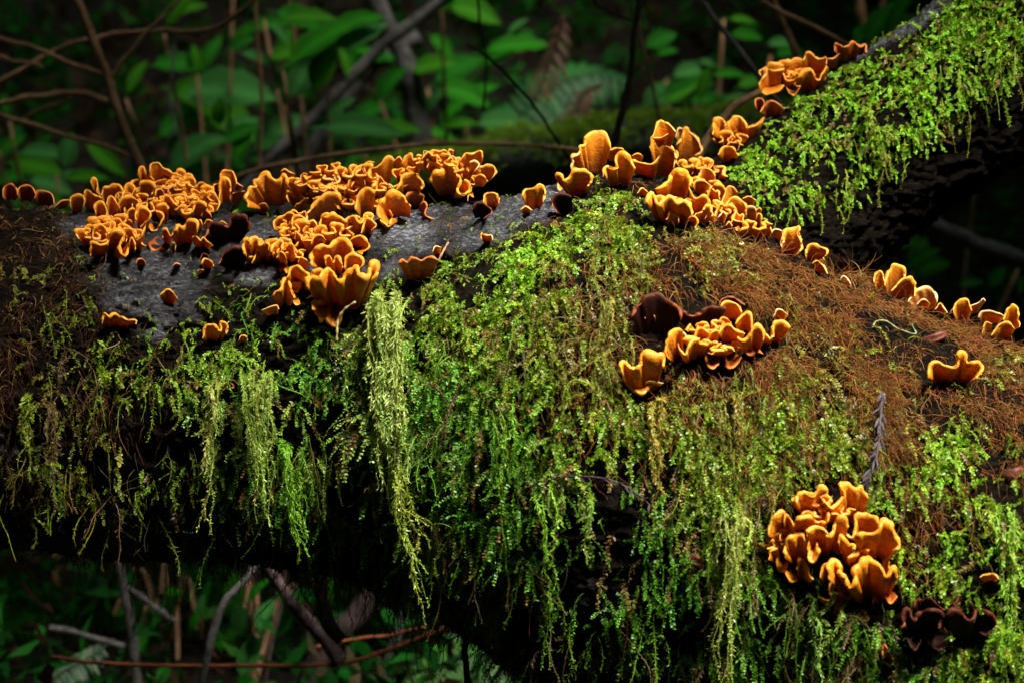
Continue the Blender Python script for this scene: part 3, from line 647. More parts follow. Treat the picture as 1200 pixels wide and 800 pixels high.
fungus('big isolated rosette of thick orange curls, low on the right flank', RL, [
    '198,135 213,85 270,78 300,90 335,40 367,72 348,98|300,230|o|20', '338,97 390,162 430,130 470,82 438,25 480,28 530,50 560,43 604,105|490,260|o|24', '188,265 198,235 260,208 320,235 370,247 388,178|280,320|o|30', '223,235 240,188 292,178|260,260|o|22',
    '47,320 58,240 85,198 120,172 150,200|130,340|o|22', '133,235 150,198 182,240 198,295|165,340|o|26', '50,450 58,400 100,378|105,470|o|22', '142,440 138,350 180,313 230,308 258,345|215,470|o|32',
    '258,295 310,263 360,285 390,322 430,213 472,208 492,265|370,420|o|34', '258,300 262,350 270,450 295,468 317,430 320,360|305,290|o|34', '438,268 470,290 510,322 530,270 528,200 570,188 640,220 674,262|560,340|o|24',
    '533,350 543,300 600,300 650,290 680,233 722,240 742,290 773,372 735,395|640,460|o|34', '433,345 450,308 480,350 522,370 510,420 483,442 530,420 560,388 603,402|510,490|o|38', '688,420 712,430 707,478|700,440|o|18',
    '92,435 98,490 130,513 160,480|130,440|o|22', '138,500 150,540 170,573 208,567|180,490|o|22', '203,500 223,443 257,470 272,530 295,558|240,570|o|28', '333,550 348,480 388,453|370,570|o|30',
    '375,550 378,470 410,448 440,490 440,530 470,540 495,605 530,560 518,500 560,448 610,438 660,470 700,532 740,488 760,545|590,680|o|44', '688,655 722,692 760,650|715,620|r|20', '408,668 440,633 484,658|445,700|r|20', '408,748 430,683 455,705|432,755|r|16', '622,695 635,648 655,685|636,700|r|14'], fill=10)
fungus('dark maroon brackets with brick red rims in the moss of the lower right corner', RM, [
    '188,380 213,320 260,320 305,296 342,335 412,392|300,440|m|24', '100,530 118,415 135,388 155,405 185,462 230,410 300,388 362,388 402,422 370,525|250,600|m|36', '418,415 460,383 520,410 600,472 640,398 672,388 762,430 790,490|590,620|m|26', '135,600 168,662 202,692 245,615|200,570|m|30', '275,600 300,645 380,692 440,655|340,560|m|24', '665,560 710,583 750,543|705,490|m|24'])
fungus('pea sized orange bracket in bright moss above the maroon brackets, lower right', RM, ['665,160 690,138 725,142 760,128 805,170|735,200|o|12'])
fungus('little ear of rust brown fungus in the moss left of the maroon brackets', (850, 540, 3.077), ['565,700 570,655 590,690 605,715|585,720|r|14', '570,725 600,740 608,715|590,720|r|10'])
fungus('small orange ear on grey bark just below the largest rosette', RR, ['748,745 768,724 800,718 834,758|792,785|o|12'])
fungus('dull round orange button under the largest rosette', RR, ['636,598 648,575 672,575 684,598|660,612|r|8'])
fungus('flat brown orange button on the bark right of the dull one', RR, ['805,608 825,594 850,600|828,618|r|8'])
fungus('wavy orange lip growing along the crack in the grey bark', RS, ['358,238 362,198 385,215 402,203 440,220 482,226 480,240|405,250|o|18'])
fungus('orange double ear where the bark meets the moss, left flank', RS, ['713,292 718,250 752,238 775,262 772,228 802,242 795,270|750,305|o|18'])
fungus('orange bead at the top edge of the left moss', RS, ['838,296 848,278 866,282 870,296|855,308|o|8'])
fungus('dark red brown disc sunk in moss of the left flank', RS, ['785,472 795,448 815,446 824,462|805,482|m|10'])

for _ in range(1):
    O2 = OCC.copy(); O2[1:] |= OCC[:-1]; O2[:-1] |= OCC[1:]; O2[:, 1:] |= OCC[:, :-1]; O2[:, :-1] |= OCC[:, 1:]; OCC = O2
# ------------------------------------------------------------------ moss: sprigs, rootlets, hanging tresses
def area_points(V, F, w, n):
    """n random surface points, denser where the per-vertex weight w is high -> points, vertex index"""
    A = np.linalg.norm(np.cross(V[F[:, 2]] - V[F[:, 0]], V[F[:, 3]] - V[F[:, 1]]), axis=1) * w[F].mean(1)
    cs = np.cumsum(A); k = np.searchsorted(cs, RNG.random(n) * cs[-1])
    f = F[k]; a, b = RNG.random((n, 1)), RNG.random((n, 1))
    P = (V[f[:, 0]] * (1 - a) + V[f[:, 1]] * a) * (1 - b) + (V[f[:, 3]] * (1 - a) + V[f[:, 2]] * a) * b
    return P, f[:, 0]

def paths(P, D, L, K, droop, curl):
    """stems: start points P, start directions D, lengths L -> (n,K+1,3)"""
    n = len(P); out = [P]; d = D.copy(); p = P.copy()
    g = np.array([0, 0, -1.0]); rnd = RNG.normal(size=(n, 3))
    for k in range(K):
        rnd = 0.6 * rnd + 0.8 * RNG.normal(size=(n, 3))
        d = nrm(d + g * np.asarray(droop).reshape(-1, 1) + rnd * np.asarray(curl).reshape(-1, 1))
        p = p + d * (L / K)[:, None]; out.append(p)
    return np.stack(out, 1)

def stem_mesh(S, R, col, tip=0.4):
    """three-sided stems along the paths S (n,K,3)"""
    n, K, _ = S.shape
    T = nrm(np.gradient(S, axis=1)); ref = nrm(RNG.normal(size=(n, 1, 3)))
    A = nrm(np.cross(T, ref)); B = np.cross(T, A)
    r = (np.asarray(R).reshape(-1, 1) * np.linspace(1, tip, K)[None])[..., None]
    V = np.stack([S + r * (A * math.cos(t) + B * math.sin(t)) for t in (0, 2.0944, 4.18879)], 2).reshape(-1, 3)
    base = (np.arange(n)[:, None, None] * K + np.arange(K - 1)[None, :, None]) * 3; j = np.arange(3)[None, None]; j2 = (j + 1) % 3
    F = np.stack([base + j, base + j2, base + 3 + j2, base + 3 + j], -1).reshape(-1, 4)
    return V, F, np.repeat(col, K * 3, axis=0)

def leaves_mesh(S, LL, WW, col, k0=1, spread=0.9, flat=None, per=2, jit=0.35):
    """diamond leaflets in pairs along the paths S; LL, WW (n,) leaf length and width"""
    n, K, _ = S.shape
    T = nrm(np.gradient(S, axis=1))[:, k0:]; Q = S[:, k0:]; k = Q.shape[1]
    up = nrm(flat[:, None] + 0.5 * RNG.normal(size=(n, 1, 3))) if flat is not None else nrm(RNG.normal(size=(n, 1, 3)))
    side = nrm(np.cross(T, up)); nn = np.cross(side, T)
    Vs, Cs = [], []
    for s in range(per):
        sg = 1 if s % 2 == 0 else -1
        q0 = Q if s < 2 else (Q + np.roll(Q, 1, axis=1)) / 2
        d = nrm(side * sg * spread + T * RNG.uniform(0.35, 0.95, (n, k, 1)) + nn * RNG.normal(0, jit, (n, k, 1)))
        w = nrm(np.cross(d, nn + RNG.normal(0, 0.45, (n, k, 3))))
        ll = (LL[:, None] * RNG.uniform(0.4, 1.3, (n, k)) * np.linspace(1.05, 0.65, k)[None])[..., None]
        ww = (WW[:, None] * RNG.uniform(0.7, 1.2, (n, k)))[..., None]
        lift = np.cross(w, d) * ll * 0.12
        Vs.append(np.stack([q0, q0 + d * ll * 0.5 + w * ww / 2 + lift, q0 + d * ll, q0 + d * ll * 0.5 - w * ww / 2 + lift], 2).reshape(-1, 3))
        cc = col[:, None] * RNG.uniform(0.75, 1.25, (n, k, 1)); Cs.append(np.repeat(cc.reshape(-1, 3), 4, axis=0))
    V = np.vstack(Vs); F = np.arange(len(V)).reshape(-1, 4)
    return V, F, np.vstack(Cs)

def merge(parts):
    V, F, C, off = [], [], [], 0
    for v, f, c in parts:
        V.append(v); F.append(f + off); C.append(c); off += len(v)
    return np.vstack(V), np.vstack(F), np.vstack(C)

def stuff(name, parts, m, label=None, cat=None, smooth=False):
    V, F, C = merge(parts)
    return tag(link(name, make_mesh(name, V, F, col=C, mat=m, smooth=smooth)), label, cat, kind='stuff')

def vary(c, n, h=0.25):
    return np.clip(c * RNG.uniform(1 - h, 1 + h, (n, 1)) * RNG.uniform(1 - h * 0.6, 1 + h * 0.6, (n, 3)), 0.004, 0.9)

# leafy moss on the trunk: clumps with dark gaps between
front = np.clip((0.55 - TN[:, 1]) * 2, 0, 1) * np.clip((TN[:, 2] + 0.5) * 1.25, 0.05, 1)
behind = np.where((TN[:, 1] > 0.3) & (TN[:, 2] > -0.2), 0.15, 0)
inx = np.clip((1.05 - np.abs(TV[:, 0])) * 4, 0, 1)
clump = np.clip(0.30 + 1.2 * fbm(TV * np.array([26, 20, 14]), 2, 61) + 2.2 * fbm(TV * np.array([85, 70, 55]), 2, 63), 0.0, 1.8)
green = np.clip(mm[:, 0] * (1 - mm[:, 1]) * 1.05, 0, 1)
w_green = (np.clip(green * front * clump, 0, 2) + behind * 0.3) * inx
ns = 25000
P, vi = area_points(TV, TF, w_green, ns)
q = mm[vi]; nml = TN[vi]
L = q[:, 2] / 1000 * RNG.uniform(0.5, 1.7, ns)
D = nrm(nml * 0.8 + RNG.normal(0, 0.55, (ns, 3)) + np.array([0, 0, 0.15]))
S = paths(P - nml * 0.002, D, L, 7, RNG.uniform(0.12, 0.55, ns), 0.15)
ok = clear_of_fungi(S); S, q, nml, L, vi = S[ok], q[ok], nml[ok], L[ok], vi[ok]; ns = len(S)
colr = vary(q[:, 3:6], ns, 0.3)
oldm = RNG.random(ns) < 0.14
colr[oldm] = vary(np.array([0.20, 0.13, 0.03]), int(oldm.sum()), 0.3)
LLs = np.clip(L * 0.16, 0.0022, 0.0046) * RNG.uniform(0.8, 1.25, ns)
MP = [stem_mesh(S, np.full(ns, 0.0005), colr * np.array([0.7, 0.5, 0.6])), leaves_mesh(S, LLs, LLs * 0.52, colr, flat=nml, per=4)]
# low cushions hugging the surface so that the cover is not all sprigs
nc = 5000
P, vi = area_points(TV, TF, np.clip(w_green - 0.25, 0, 1), nc); nml = TN[vi]; q = mm[vi]
S = paths(P - nml * 0.001, nrm(RNG.normal(0, 1, (nc, 3)) + nml * 0.5), RNG.uniform(0.008, 0.016, nc), 4, 0.12, 0.2)
ok = clear_of_fungi(S); S, q, nml = S[ok], q[ok], nml[ok]; nc = len(S)
cc = vary(q[:, 3:6] * np.array([0.75, 0.8, 0.8]), nc, 0.35)
MP.append(leaves_mesh(S, RNG.uniform(0.003, 0.005, nc), RNG.uniform(0.0016, 0.0026, nc), cc, k0=0, flat=nml, per=2))
# on the branch
wb = branch_cover(BV, BN) * np.clip(0.6 + 1.3 * fbm(BV * 34, 3, 62), 0.05, 1.6) * (bq[:, 0] > 800) * np.clip((1.3 - BV[:, 0]) * 3, 0, 1)
nb = 14000
P, vi = area_points(BV, BF, wb, nb); nml = BN[vi]
L = RNG.uniform(0.008, 0.020, nb)
D = nrm(nml * 0.8 + RNG.normal(0, 0.5, (nb, 3)))
S = paths(P - nml * 0.002, D, L, 7, RNG.uniform(0.1, 0.45, nb), 0.16)
ok = clear_of_fungi(S); S, nml, L = S[ok], nml[ok], L[ok]; nb = len(S)
colr = vary(np.array([0.27, 0.50, 0.022]), nb, 0.28); oldm = RNG.random(nb) < 0.15; colr[oldm] = vary(np.array([0.24, 0.16, 0.04]), int(oldm.sum()), 0.3)
LLs = np.clip(L * 0.2, 0.0028, 0.0050)
MP += [stem_mesh(S, np.full(nb, 0.0005), colr * 0.6), leaves_mesh(S, LLs, LLs * 0.55, colr, flat=nml, per=4)]
tag(stuff('moss', MP, M_MOSS), 'bright green leafy moss cushions covering the flank of the fallen log', 'moss')

# thin mossy threads that hang from the flank and the underside
hw = np.clip((0.4 - TN[:, 1]) * 2, 0, 1) * np.clip(mm[:, 0] * (1 - 0.7 * mm[:, 1]), 0, 1) * np.clip((0.75 - TN[:, 2]) * 2, 0, 1) * np.clip((TN[:, 2] + 0.8) * 1.5, 0.15, 1) * inx * np.clip(0.3 + 2.2 * fbm(TV * 14, 2, 71), 0, 2)
nh = 3000
P, vi = area_points(TV, TF, hw, nh); nml = TN[vi]; q = mm[vi]
L = RNG.uniform(0.03, 0.095, nh) * (0.7 + 0.5 * np.clip(-nml[:, 2], 0, 1))
S = paths(P, nrm(nml * 0.8 + RNG.normal(0, 0.3, (nh, 3))), L, 11, RNG.uniform(0.2, 0.6, nh), 0.2)
ok = clear_of_fungi(S); S, q, nml = S[ok], q[ok], nml[ok]; nh = len(S)
colr = vary(q[:, 3:6] * 0.85 + np.array([0.04, 0.03, 0.0]), nh, 0.3)
brn = RNG.random(nh) < 0.33; colr[brn] = vary(np.array([0.19, 0.12, 0.045]), int(brn.sum()), 0.3)
HP = [stem_mesh(S, RNG.uniform(0.0005, 0.0011, nh), colr), leaves_mesh(S, RNG.uniform(0.003, 0.008, nh), RNG.uniform(0.0006, 0.0014, nh), colr, k0=1, spread=0.7, per=4, jit=0.5)]
# fine hair under the log
uw = np.clip(-TN[:, 2] - 0.1, 0, 1) * inx * np.clip(0.2 + 2 * fbm(TV * 9, 2, 73), 0, 2)
nf = 2600
P, vi = area_points(TV, TF, uw, nf); nml = TN[vi]
S = paths(P, nrm(nml + RNG.normal(0, 0.5, (nf, 3))), RNG.uniform(0.015, 0.06, nf), 7, RNG.uniform(0.15, 0.5, nf), 0.25)
HP.append(stem_mesh(S, np.full(nf, 0.0005), vary(np.array([0.10, 0.11, 0.03]), nf, 0.4)))
wbh = np.clip(branch_cover(BV, BN), 0, 1) * np.clip(0.3 - BN[:, 2], 0, 1) * (bq[:, 0] > 820) * np.clip((1.3 - BV[:, 0]) * 3, 0, 1)
nbh = 150
P, vi = area_points(BV, BF, wbh, nbh); nml = BN[vi]
S = paths(P, nrm(nml + RNG.normal(0, 0.4, (nbh, 3))), RNG.uniform(0.02, 0.06, nbh), 9, 0.5, 0.13)
colr = vary(np.array([0.30, 0.40, 0.03]), nbh, 0.3)
HP += [stem_mesh(S, np.full(nbh, 0.0008), colr * 0.8), leaves_mesh(S, RNG.uniform(0.003, 0.006, nbh), RNG.uniform(0.001, 0.002, nbh), colr, k0=2, per=4)]
tag(stuff('hanging_moss_threads', HP, M_MOSS), 'fine green moss threads hanging down the shaded face of the log', 'moss')

# brown rootlets on the sloping right flank and at the left end
wr = np.clip(mm[:, 0] * np.clip(mm[:, 1] - 0.12, 0, 1) * 1.3, 0, 1) * np.clip((0.5 - TN[:, 1]) * 2, 0, 1) * inx * np.clip(TN[:, 2] + 0.8, 0.1, 1) * np.clip(0.5 + 2.3 * fbm(TV * 26, 3, 81), 0.03, 1.8)
nr = 46000
P, vi = area_points(TV, TF, wr, nr); nml = TN[vi]
down = nrm(np.array([0, 0, -1.0]) - (-nml[:, 2:3]) * nml + 0.35 * np.array([1.0, 0, 0]))
D = nrm(nml * 0.25 + down * RNG.uniform(0.0, 1.4, (nr, 1)) + RNG.normal(0, 0.5, (nr, 3)))
L = RNG.uniform(0.008, 0.045, nr)
S = paths(P + nml * RNG.uniform(-0.001, 0.006, (nr, 1)), D, L, 7, 0.16, 0.20)
ok = clear_of_fungi(S, 0.4); S, P = S[ok], P[ok]; nr = len(S)
colr = vary(np.array([0.19, 0.072, 0.017]), nr, 0.6)
left = P[:, 0] < -0.3; colr[left] = vary(np.array([0.055, 0.024, 0.012]), int(left.sum()), 0.4)
pal = RNG.random(nr) < 0.12; colr[pal] = vary(np.array([0.30, 0.15, 0.05]), int(pal.sum()), 0.3)
RPp = [stem_mesh(S, RNG.uniform(0.00022, 0.00055, nr), colr)]
nk = 6500                                   # crumbs of bark and leaf caught among the stems and on the bare bark
barkw = np.clip(0.5 - mm[:, 0], 0, 0.5) * np.clip(TN[:, 2] + 0.2, 0, 1) * np.clip(fbm(TV * 30, 3, 85) * 2, 0, 1) * 0.7
P, vi = area_points(TV, TF, wr + barkw * inx * (TN[:, 1] < 0.5), nk); nml = TN[vi]
S = paths(P + nml * 0.001, nrm(RNG.normal(0, 1, (nk, 3)) + nml * 0.3), RNG.uniform(0.001, 0.004, nk), 1, 0, 0.2)
RPp.append(leaves_mesh(S, RNG.uniform(0.0015, 0.005, nk), RNG.uniform(0.0012, 0.003, nk), vary(np.array([0.11, 0.05, 0.02]), nk, 0.7), k0=0, flat=nml, per=1))
tag(stuff('brown_rootlets', RPp, M_ROOT), 'matted reddish brown dead moss stems over the right slope of the log', 'dead moss')

# hanging tresses, each a thing of its own
def tress(label, p0, p1, width, n, colr, leafy=1.0, thick=0.0009, grp='moss tresses hanging from the log', proud=0.0):
    s0, sn = hit(p0); Lpx = math.hypot(p1[0] - p0[0], p1[1] - p0[1]) / 1000
    e = empty('moss_tress', s0, label, 'moss tress', grp)
    drift = (p1[0] - p0[0]) / 1000; cl = RNG.uniform(-0.8, 0.8, max(1, n // 5))
    for k in range(n):
        a = RNG.uniform(-1, 1); tgt = cl[int(RNG.integers(len(cl)))]
        st, nn = hit((p0[0] + a * width, p0[1] + RNG.uniform(-6, 14)))
        K = 18; t = np.linspace(0, 1, K)
        Lk = Lpx * RNG.choice([RNG.uniform(0.25, 0.6), RNG.uniform(0.6, 1.05)])
        yo = s0[1] - 0.018 - proud - RNG.uniform(0, 0.022)
        X = st[0] + drift * t ** 1.3 + (tgt - a) * width / 1000 * 0.8 * t ** 0.8 + 0.007 * t ** 0.5 * vnoise(np.stack([t * 3, t * 0 + k, t * 0 + p0[0]], -1), 5) + 0.0035 * vnoise(np.stack([t * 9, t * 0 + k, t * 0 + p0[0]], -1), 6)
        Z = st[2] + 0.004 - Lk * t + 0.006 * np.sin(math.pi * np.minimum(t * 4, 1))
        lowest = np.minimum(st[1], yo)
        Yb = st[1] + (np.minimum(st[1] - 0.008, yo) - st[1]) * np.minimum(t * 6, 1) ** 0.7
        # keep in front of the log's face
        PP = np.stack([X, Yb, Z], -1)
        for i in range(1, K):
            r = BVH.ray_cast(Vector((PP[i, 0], -2.0, PP[i, 2])), Vector((0, 1, 0)))
            if r[0] is not None and r[0].y < 0.6: PP[i, 1] = min(PP[i, 1], r[0].y - 0.004 - proud - 0.006 * RNG.random()) if r[0].y < PP[i, 1] + 0.004 + proud else PP[i, 1]
        PP[:, 1] += 0.003 * vnoise(np.stack([t * 5, t * 0 + k * 3.1, t * 0], -1), 8)
        if not clear_of_fungi(PP[None])[0] and k > 1: continue
        S = PP[None]; c1 = vary(np.array(colr), 1, 0.22)
        parts = [stem_mesh(S, np.array([thick]), c1 * 0.8, tip=0.5)]
        S2 = resample(PP, 34)[None]
        parts.append(leaves_mesh(S2, np.array([RNG.uniform(0.004, 0.010) * leafy]), np.array([0.0011 * leafy + 0.0003]), c1, k0=1, spread=RNG.uniform(0.25, 0.7), per=4, jit=0.4))
        V, F, C = merge(parts)
        link('strand', make_mesh('strand', V - s0, F, col=C, mat=M_MOSS, smooth=False), e)
TP, TGn, TO = (0.44, 0.52, 0.10), (0.22, 0.42, 0.03), (0.30, 0.26, 0.05)
tress('thick pale yellow green moss tress just right of the large funnel bracket', (448, 350), (456, 590), 30, 56, (0.42, 0.52, 0.12), 1.15, 0.0012, proud=0.024)
tress('long single moss tail dropping below the pale tress, ending lowest', (468, 550), (500, 695), 7, 8, (0.36, 0.44, 0.06), 1.0, proud=0.02)
tress('pale feathery moss tress at the left end of the green flank', (262, 440), (245, 615), 13, 12, TP, 0.9, proud=0.012)
tress('broad pale moss curtain left of the large funnel bracket', (305, 440), (312, 600), 24, 18, (0.36, 0.48, 0.08), 0.9, proud=0.012)
tress('deep green moss fringe hanging at the lower edge under the broad curtain', (340, 520), (345, 650), 22, 12, TGn, 0.8)
tress('brown and green moss string hanging near the dark left end', (62, 480), (64, 615), 6, 5, (0.20, 0.13, 0.05), 0.8)
tress('short yellow green moss string left of the grey bark, below the brown fuzz', (36, 470), (36, 580), 7, 4, (0.36, 0.42, 0.04), 1.0)
tress('green moss fringe under the arched dark twig, left half', (645, 575), (650, 690), 18, 7, TGn, 0.8)
tress('two thin moss strings under the middle of the arched twig', (690, 575), (692, 650), 14, 4, (0.25, 0.40, 0.04), 0.8)
tress('long brown green moss string left of the frilled orange row', (708, 350), (700, 480), 8, 6, TO, 0.7)
tress('olive moss tress below the frilled orange row', (850, 470), (856, 620), 16, 12, TO, 0.8)
tress('pale moss tress hanging left of the big isolated rosette', (862, 600), (850, 790), 18, 14, (0.38, 0.46, 0.08), 0.8, proud=0.012)
tress('green moss strands hanging below the pale tress tail and the hollow', (590, 480), (585, 640), 20, 9, TGn, 0.8)
tress('pale moss tress at the lower edge of the photo under the big isolated rosette', (970, 700), (965, 810), 30, 14, (0.26, 0.42, 0.06), 0.8)
tress('pale green moss tress running down the lower right edge', (1168, 600), (1172, 780), 22, 14, (0.36, 0.55, 0.06), 0.9)
tress('moss tail dangling from the underside of the upper branch', (1012, 140), (1034, 200), 4, 3, (0.36, 0.45, 0.06), 0.9)
tress('mossy string under the tall ribbed bracket of the central peak', (702, 250), (690, 370), 12, 8, TO, 0.8)
tress('yellow moss tuft between the arched twig and the lumpy bracket', (768, 470), (764, 560), 10, 6, (0.40, 0.36, 0.05), 1.0)

# ------------------------------------------------------------------ small things lying on the log
def needle_sprig(label, pts, lift, ln, n, m, cat='twig', grp='dead conifer sprigs caught on the log'):
    c = resample(np.array(pts, float), 26)
    W = []
    for p in c:
        h, nn = hit(p); W.append(h - np.array([0, lift, 0]))
    W = np.array(W); W[:, 1] = np.convolve(np.pad(W[:, 1], 4, mode='edge'), np.ones(9) / 9, 'valid')
    e = empty('dead_sprig', W[0], label, cat, grp)
    v, f, f3 = tube(W, np.linspace(0.0016, 0.0008, len(W)), 6)
    link('stem', make_mesh('stem', v - W[0], f, mat=m, F3=f3), e)
    T = nrm(np.gradient(W, axis=0)); face = np.array([0, -1.0, 0.2])
    for k in range(n):
        i = int(k / n * (len(W) - 2)); sg = 1 if k % 2 else -1
        side = nrm(np.cross(T[i], face)) * sg
        d = nrm(side * 0.55 + T[i] * 0.9 + RNG.normal(0, 0.28, 3) + face * 0.15)
        w = nrm(np.cross(d, face)); l_ = ln / 1000 * RNG.uniform(0.7, 1.1); ww = l_ * RNG.uniform(0.07, 0.13); b = W[i]
        u = np.linspace(0, 1, 5); wd = ww * np.sin(np.pi * np.clip(u * 0.85 + 0.1, 0, 1)) ** 0.7
        mid = b + d * (u * l_)[:, None] + np.array([0, 0, -1]) * (0.1 * l_ * u ** 2)[:, None]
        thn = np.cross(w, d) * 0.0005
        V = np.vstack([mid + w * wd[:, None], mid - w * wd[:, None], mid + thn + w * wd[:, None] * 0.3])
        F = [];
        for a_ in range(4): F += [[a_, a_ + 1, 10 + a_ + 1, 10 + a_], [10 + a_, 10 + a_ + 1, 5 + a_ + 1, 5 + a_]]
        link('needle', make_mesh('needle', V - W[0], np.array(F), mat=m), e)
M_PURPLE = bark_mat('purple_grey_needle', (0.018, 0.013, 0.016), (0.085, 0.066, 0.078), 60, 0.5, 0.3)
needle_sprig('dry purple grey conifer sprig hanging on brown rootlets above the big isolated rosette', [(1031, 456), (1028, 490), (1026, 520), (1016, 550), (1006, 572)], 0.022, 13, 26, M_PURPLE)
needle_sprig('arched dark conifer twig lying across the middle of the mossy flank', [(572, 596), (610, 572), (660, 556), (710, 558), (745, 575), (772, 600)], 0.018, 9, 34, bark_mat('dark_purple_needle', (0.012, 0.007, 0.007), (0.06, 0.036, 0.036), 60, 0.45, 0.3))
needle_sprig('scrap of grey conifer sprig right of the purple one', [(1048, 492), (1052, 500), (1058, 512)], 0.008, 9, 6, M_PURPLE)

def thread(name, label, cat, pts, r, m, lift=0.006, grp=None):
    c = resample(np.array(pts, float), 40); W = np.array([hit(p)[0] - np.array([0, lift, 0]) for p in c])
    W[:, 1] = np.convolve(np.pad(W[:, 1], 4, mode='edge'), np.ones(9) / 9, 'valid')
    v, f, f3 = tube(W, np.full(len(W), r) * (1 + 0.3 * np.sin(np.arange(len(W)) * 0.9)) , 6, 0.3)
    return tag(link(name, make_mesh(name, v - W[0], f, mat=m, F3=f3), loc=W[0]), label, cat, grp)
M_PALETH = bark_mat('pale_thread', (0.16, 0.18, 0.07), (0.34, 0.38, 0.17), 60, 0.5, 0.1)
thread('pale_tendril', 'pale curled tendril lying on the brown rootlets of the right slope', 'tendril', [(1022, 384), (1026, 376), (1038, 376), (1050, 384), (1066, 390), (1073, 391), (1070, 384), (1068, 378), (1074, 377)], 0.0010, M_PALETH, 0.005)
thread('dead_stalk', 'thin tan stalk arching out of the moss beside the large funnel bracket', 'stalk', [(398, 395), (400, 370), (408, 358), (420, 350)], 0.0013, bark_mat('tan_stalk', (0.2, 0.16, 0.06), (0.45, 0.36, 0.15), 60, 0.5, 0.1), 0.05)
thread('dead_stalk', 'brown bent stalk leaning over the half sunk bracket', 'stalk', [(506, 320), (515, 303), (523, 288), (526, 283)], 0.0012, M_TWIG, 0.02)

def flake(label, p, w, h, ang, m):
    s0, sn = hit(p); n = 7
    u, v = np.meshgrid(np.linspace(-1, 1, n), np.linspace(-1, 1, n), indexing='ij')
    r = np.sqrt(np.clip(1 - 0.55 * v ** 2, 0, 1)); x = u * r * w / 2000; z = v * h / 2000
    ca, sa = math.cos(ang), math.sin(ang)
    y = -0.006 - 0.006 * (1 - u ** 2) + 0.002 * vnoise(np.stack([u * 2, v * 2, u * 0 + p[0]], -1), 4)
    V = np.stack([x * ca - z * sa, y, x * sa + z * ca], -1).reshape(-1, 3)
    V2 = V + np.array([0, 0.0012, 0]); i = np.arange(n * n).reshape(n, n)
    Fq = np.stack([i[:-1, :-1], i[1:, :-1], i[1:, 1:], i[:-1, 1:]], -1).reshape(-1, 4)
    ring = np.concatenate([i[0, :-1], i[:-1, -1], i[-1, :0:-1], i[:0:-1, 0]]); r2 = np.roll(ring, -1)
    Fs = np.stack([ring, r2, r2 + n * n, ring + n * n], -1)
    tag(link('dead_leaf', make_mesh('dead_leaf', np.vstack([V, V2]), np.vstack([Fq, Fq[:, ::-1] + n * n, Fs]), mat=m), loc=s0), label, 'dead leaf', 'dead leaf scraps on the log')
M_DLEAF = bark_mat('dead_leaf', (0.03, 0.012, 0.008), (0.16, 0.05, 0.03), 60, 0.45, 0.4)
flake('curled dark red leaf scrap at the right edge above the bright moss', (1186, 553), 26, 12, 0.2, M_DLEAF)
flake('dark leaf scrap below the pale tendril on the right slope', (1092, 396), 34, 10, 0.35, M_DLEAF)
flake('maroon leaf scrap in the shade left of the olive tress', (815, 655), 18, 12, -0.5, M_DLEAF)
flake('grey leaf scrap stuck in the pale tress', (441, 411), 9, 14, 0.3, M_PURPLE)
flake('dark curled leaf beside the half sunk bracket right of the funnel', (528, 296), 20, 10, -0.7, M_DARK)

# water drops hanging from moss tips and fungus rims
M_WATER, wn_, wl_, wp_ = mat('water_drop'); wp_.inputs['Transmission Weight'].default_value = 1; wp_.inputs['Roughness'].default_value = 0.02; wp_.inputs['IOR'].default_value = 1.33; wp_.inputs['Base Color'].default_value = (1, 1, 1, 1)
def drop(label, p, r, lift):
    s0, _ = hit(p); W = at([p], s0[1] - lift)[0]
    t = np.linspace(0, math.pi, 9); prof = np.sin(t) * (1 - 0.25 * (t < 1)); zz = np.cos(t) * np.where(np.cos(t) > 0, 1.5, 1)
    a_ = np.arange(10) / 10 * 2 * math.pi
    V = np.stack([prof[:, None] * np.cos(a_), prof[:, None] * np.sin(a_), np.broadcast_to(zz[:, None], (9, 10))], -1).reshape(-1, 3) * r
    tag(link('water_drop', make_mesh('water_drop', V, grid_faces(9, 10), mat=M_WATER), loc=W), label, 'water drop', 'water drops')
drop('clear water drop at the tip of a thin moss string under the arched twig', (679, 642), 0.0035, 0.03)
drop('water drop on the end of the lowest moss tail', (507, 682), 0.0032, 0.03)
drop('water drop hanging under a rim of the largest rosette', (142, 249), 0.0022, 0.03)
drop('water drop at the foot of the pale tress', (447, 495), 0.0025, 0.045)
drop('water drop below the moss tail of the upper branch', (1040, 152), 0.002, 0.04)

# ------------------------------------------------------------------ things behind and under the log
def branchy(name, label, cat, limbs, y, m, grp=None, part='twig'):
    """limbs: list of (points, r0 px, r1 px[, y0, y1])"""
    e = None
    for k, lb in enumerate(limbs):
        pts, r0, r1 = lb[:3]; y0, y1 = lb[3:5] if len(lb) > 3 else (y, y)
        n = max(16, int(len(pts) * 8)); c = resample(np.array(pts, float), n); yy = np.linspace(y0, y1, n)
        W = at(c, yy); W += 0.0022 * np.stack([vnoise(np.stack([np.arange(n) * 0.2, np.full(n, k + s * 7.0), np.full(n, y * 13)], -1), s) for s in range(3)], -1)
        sc = (yy + 3) / 3000
        v, f, f3 = tube(W, np.linspace(r0, r1, n) * sc, 10, 0.38, k)
        if len(limbs) == 1:
            return tag(link(name, make_mesh(name, v - W[0], f, mat=m, F3=f3), loc=W[0]), label, cat, grp)
        if e is None: e = empty(name, W[0], label, cat, grp); o0 = W[0]
        link('stem' if k == 0 else part, make_mesh(part, v - o0, f, mat=m, F3=f3), e)
    return e

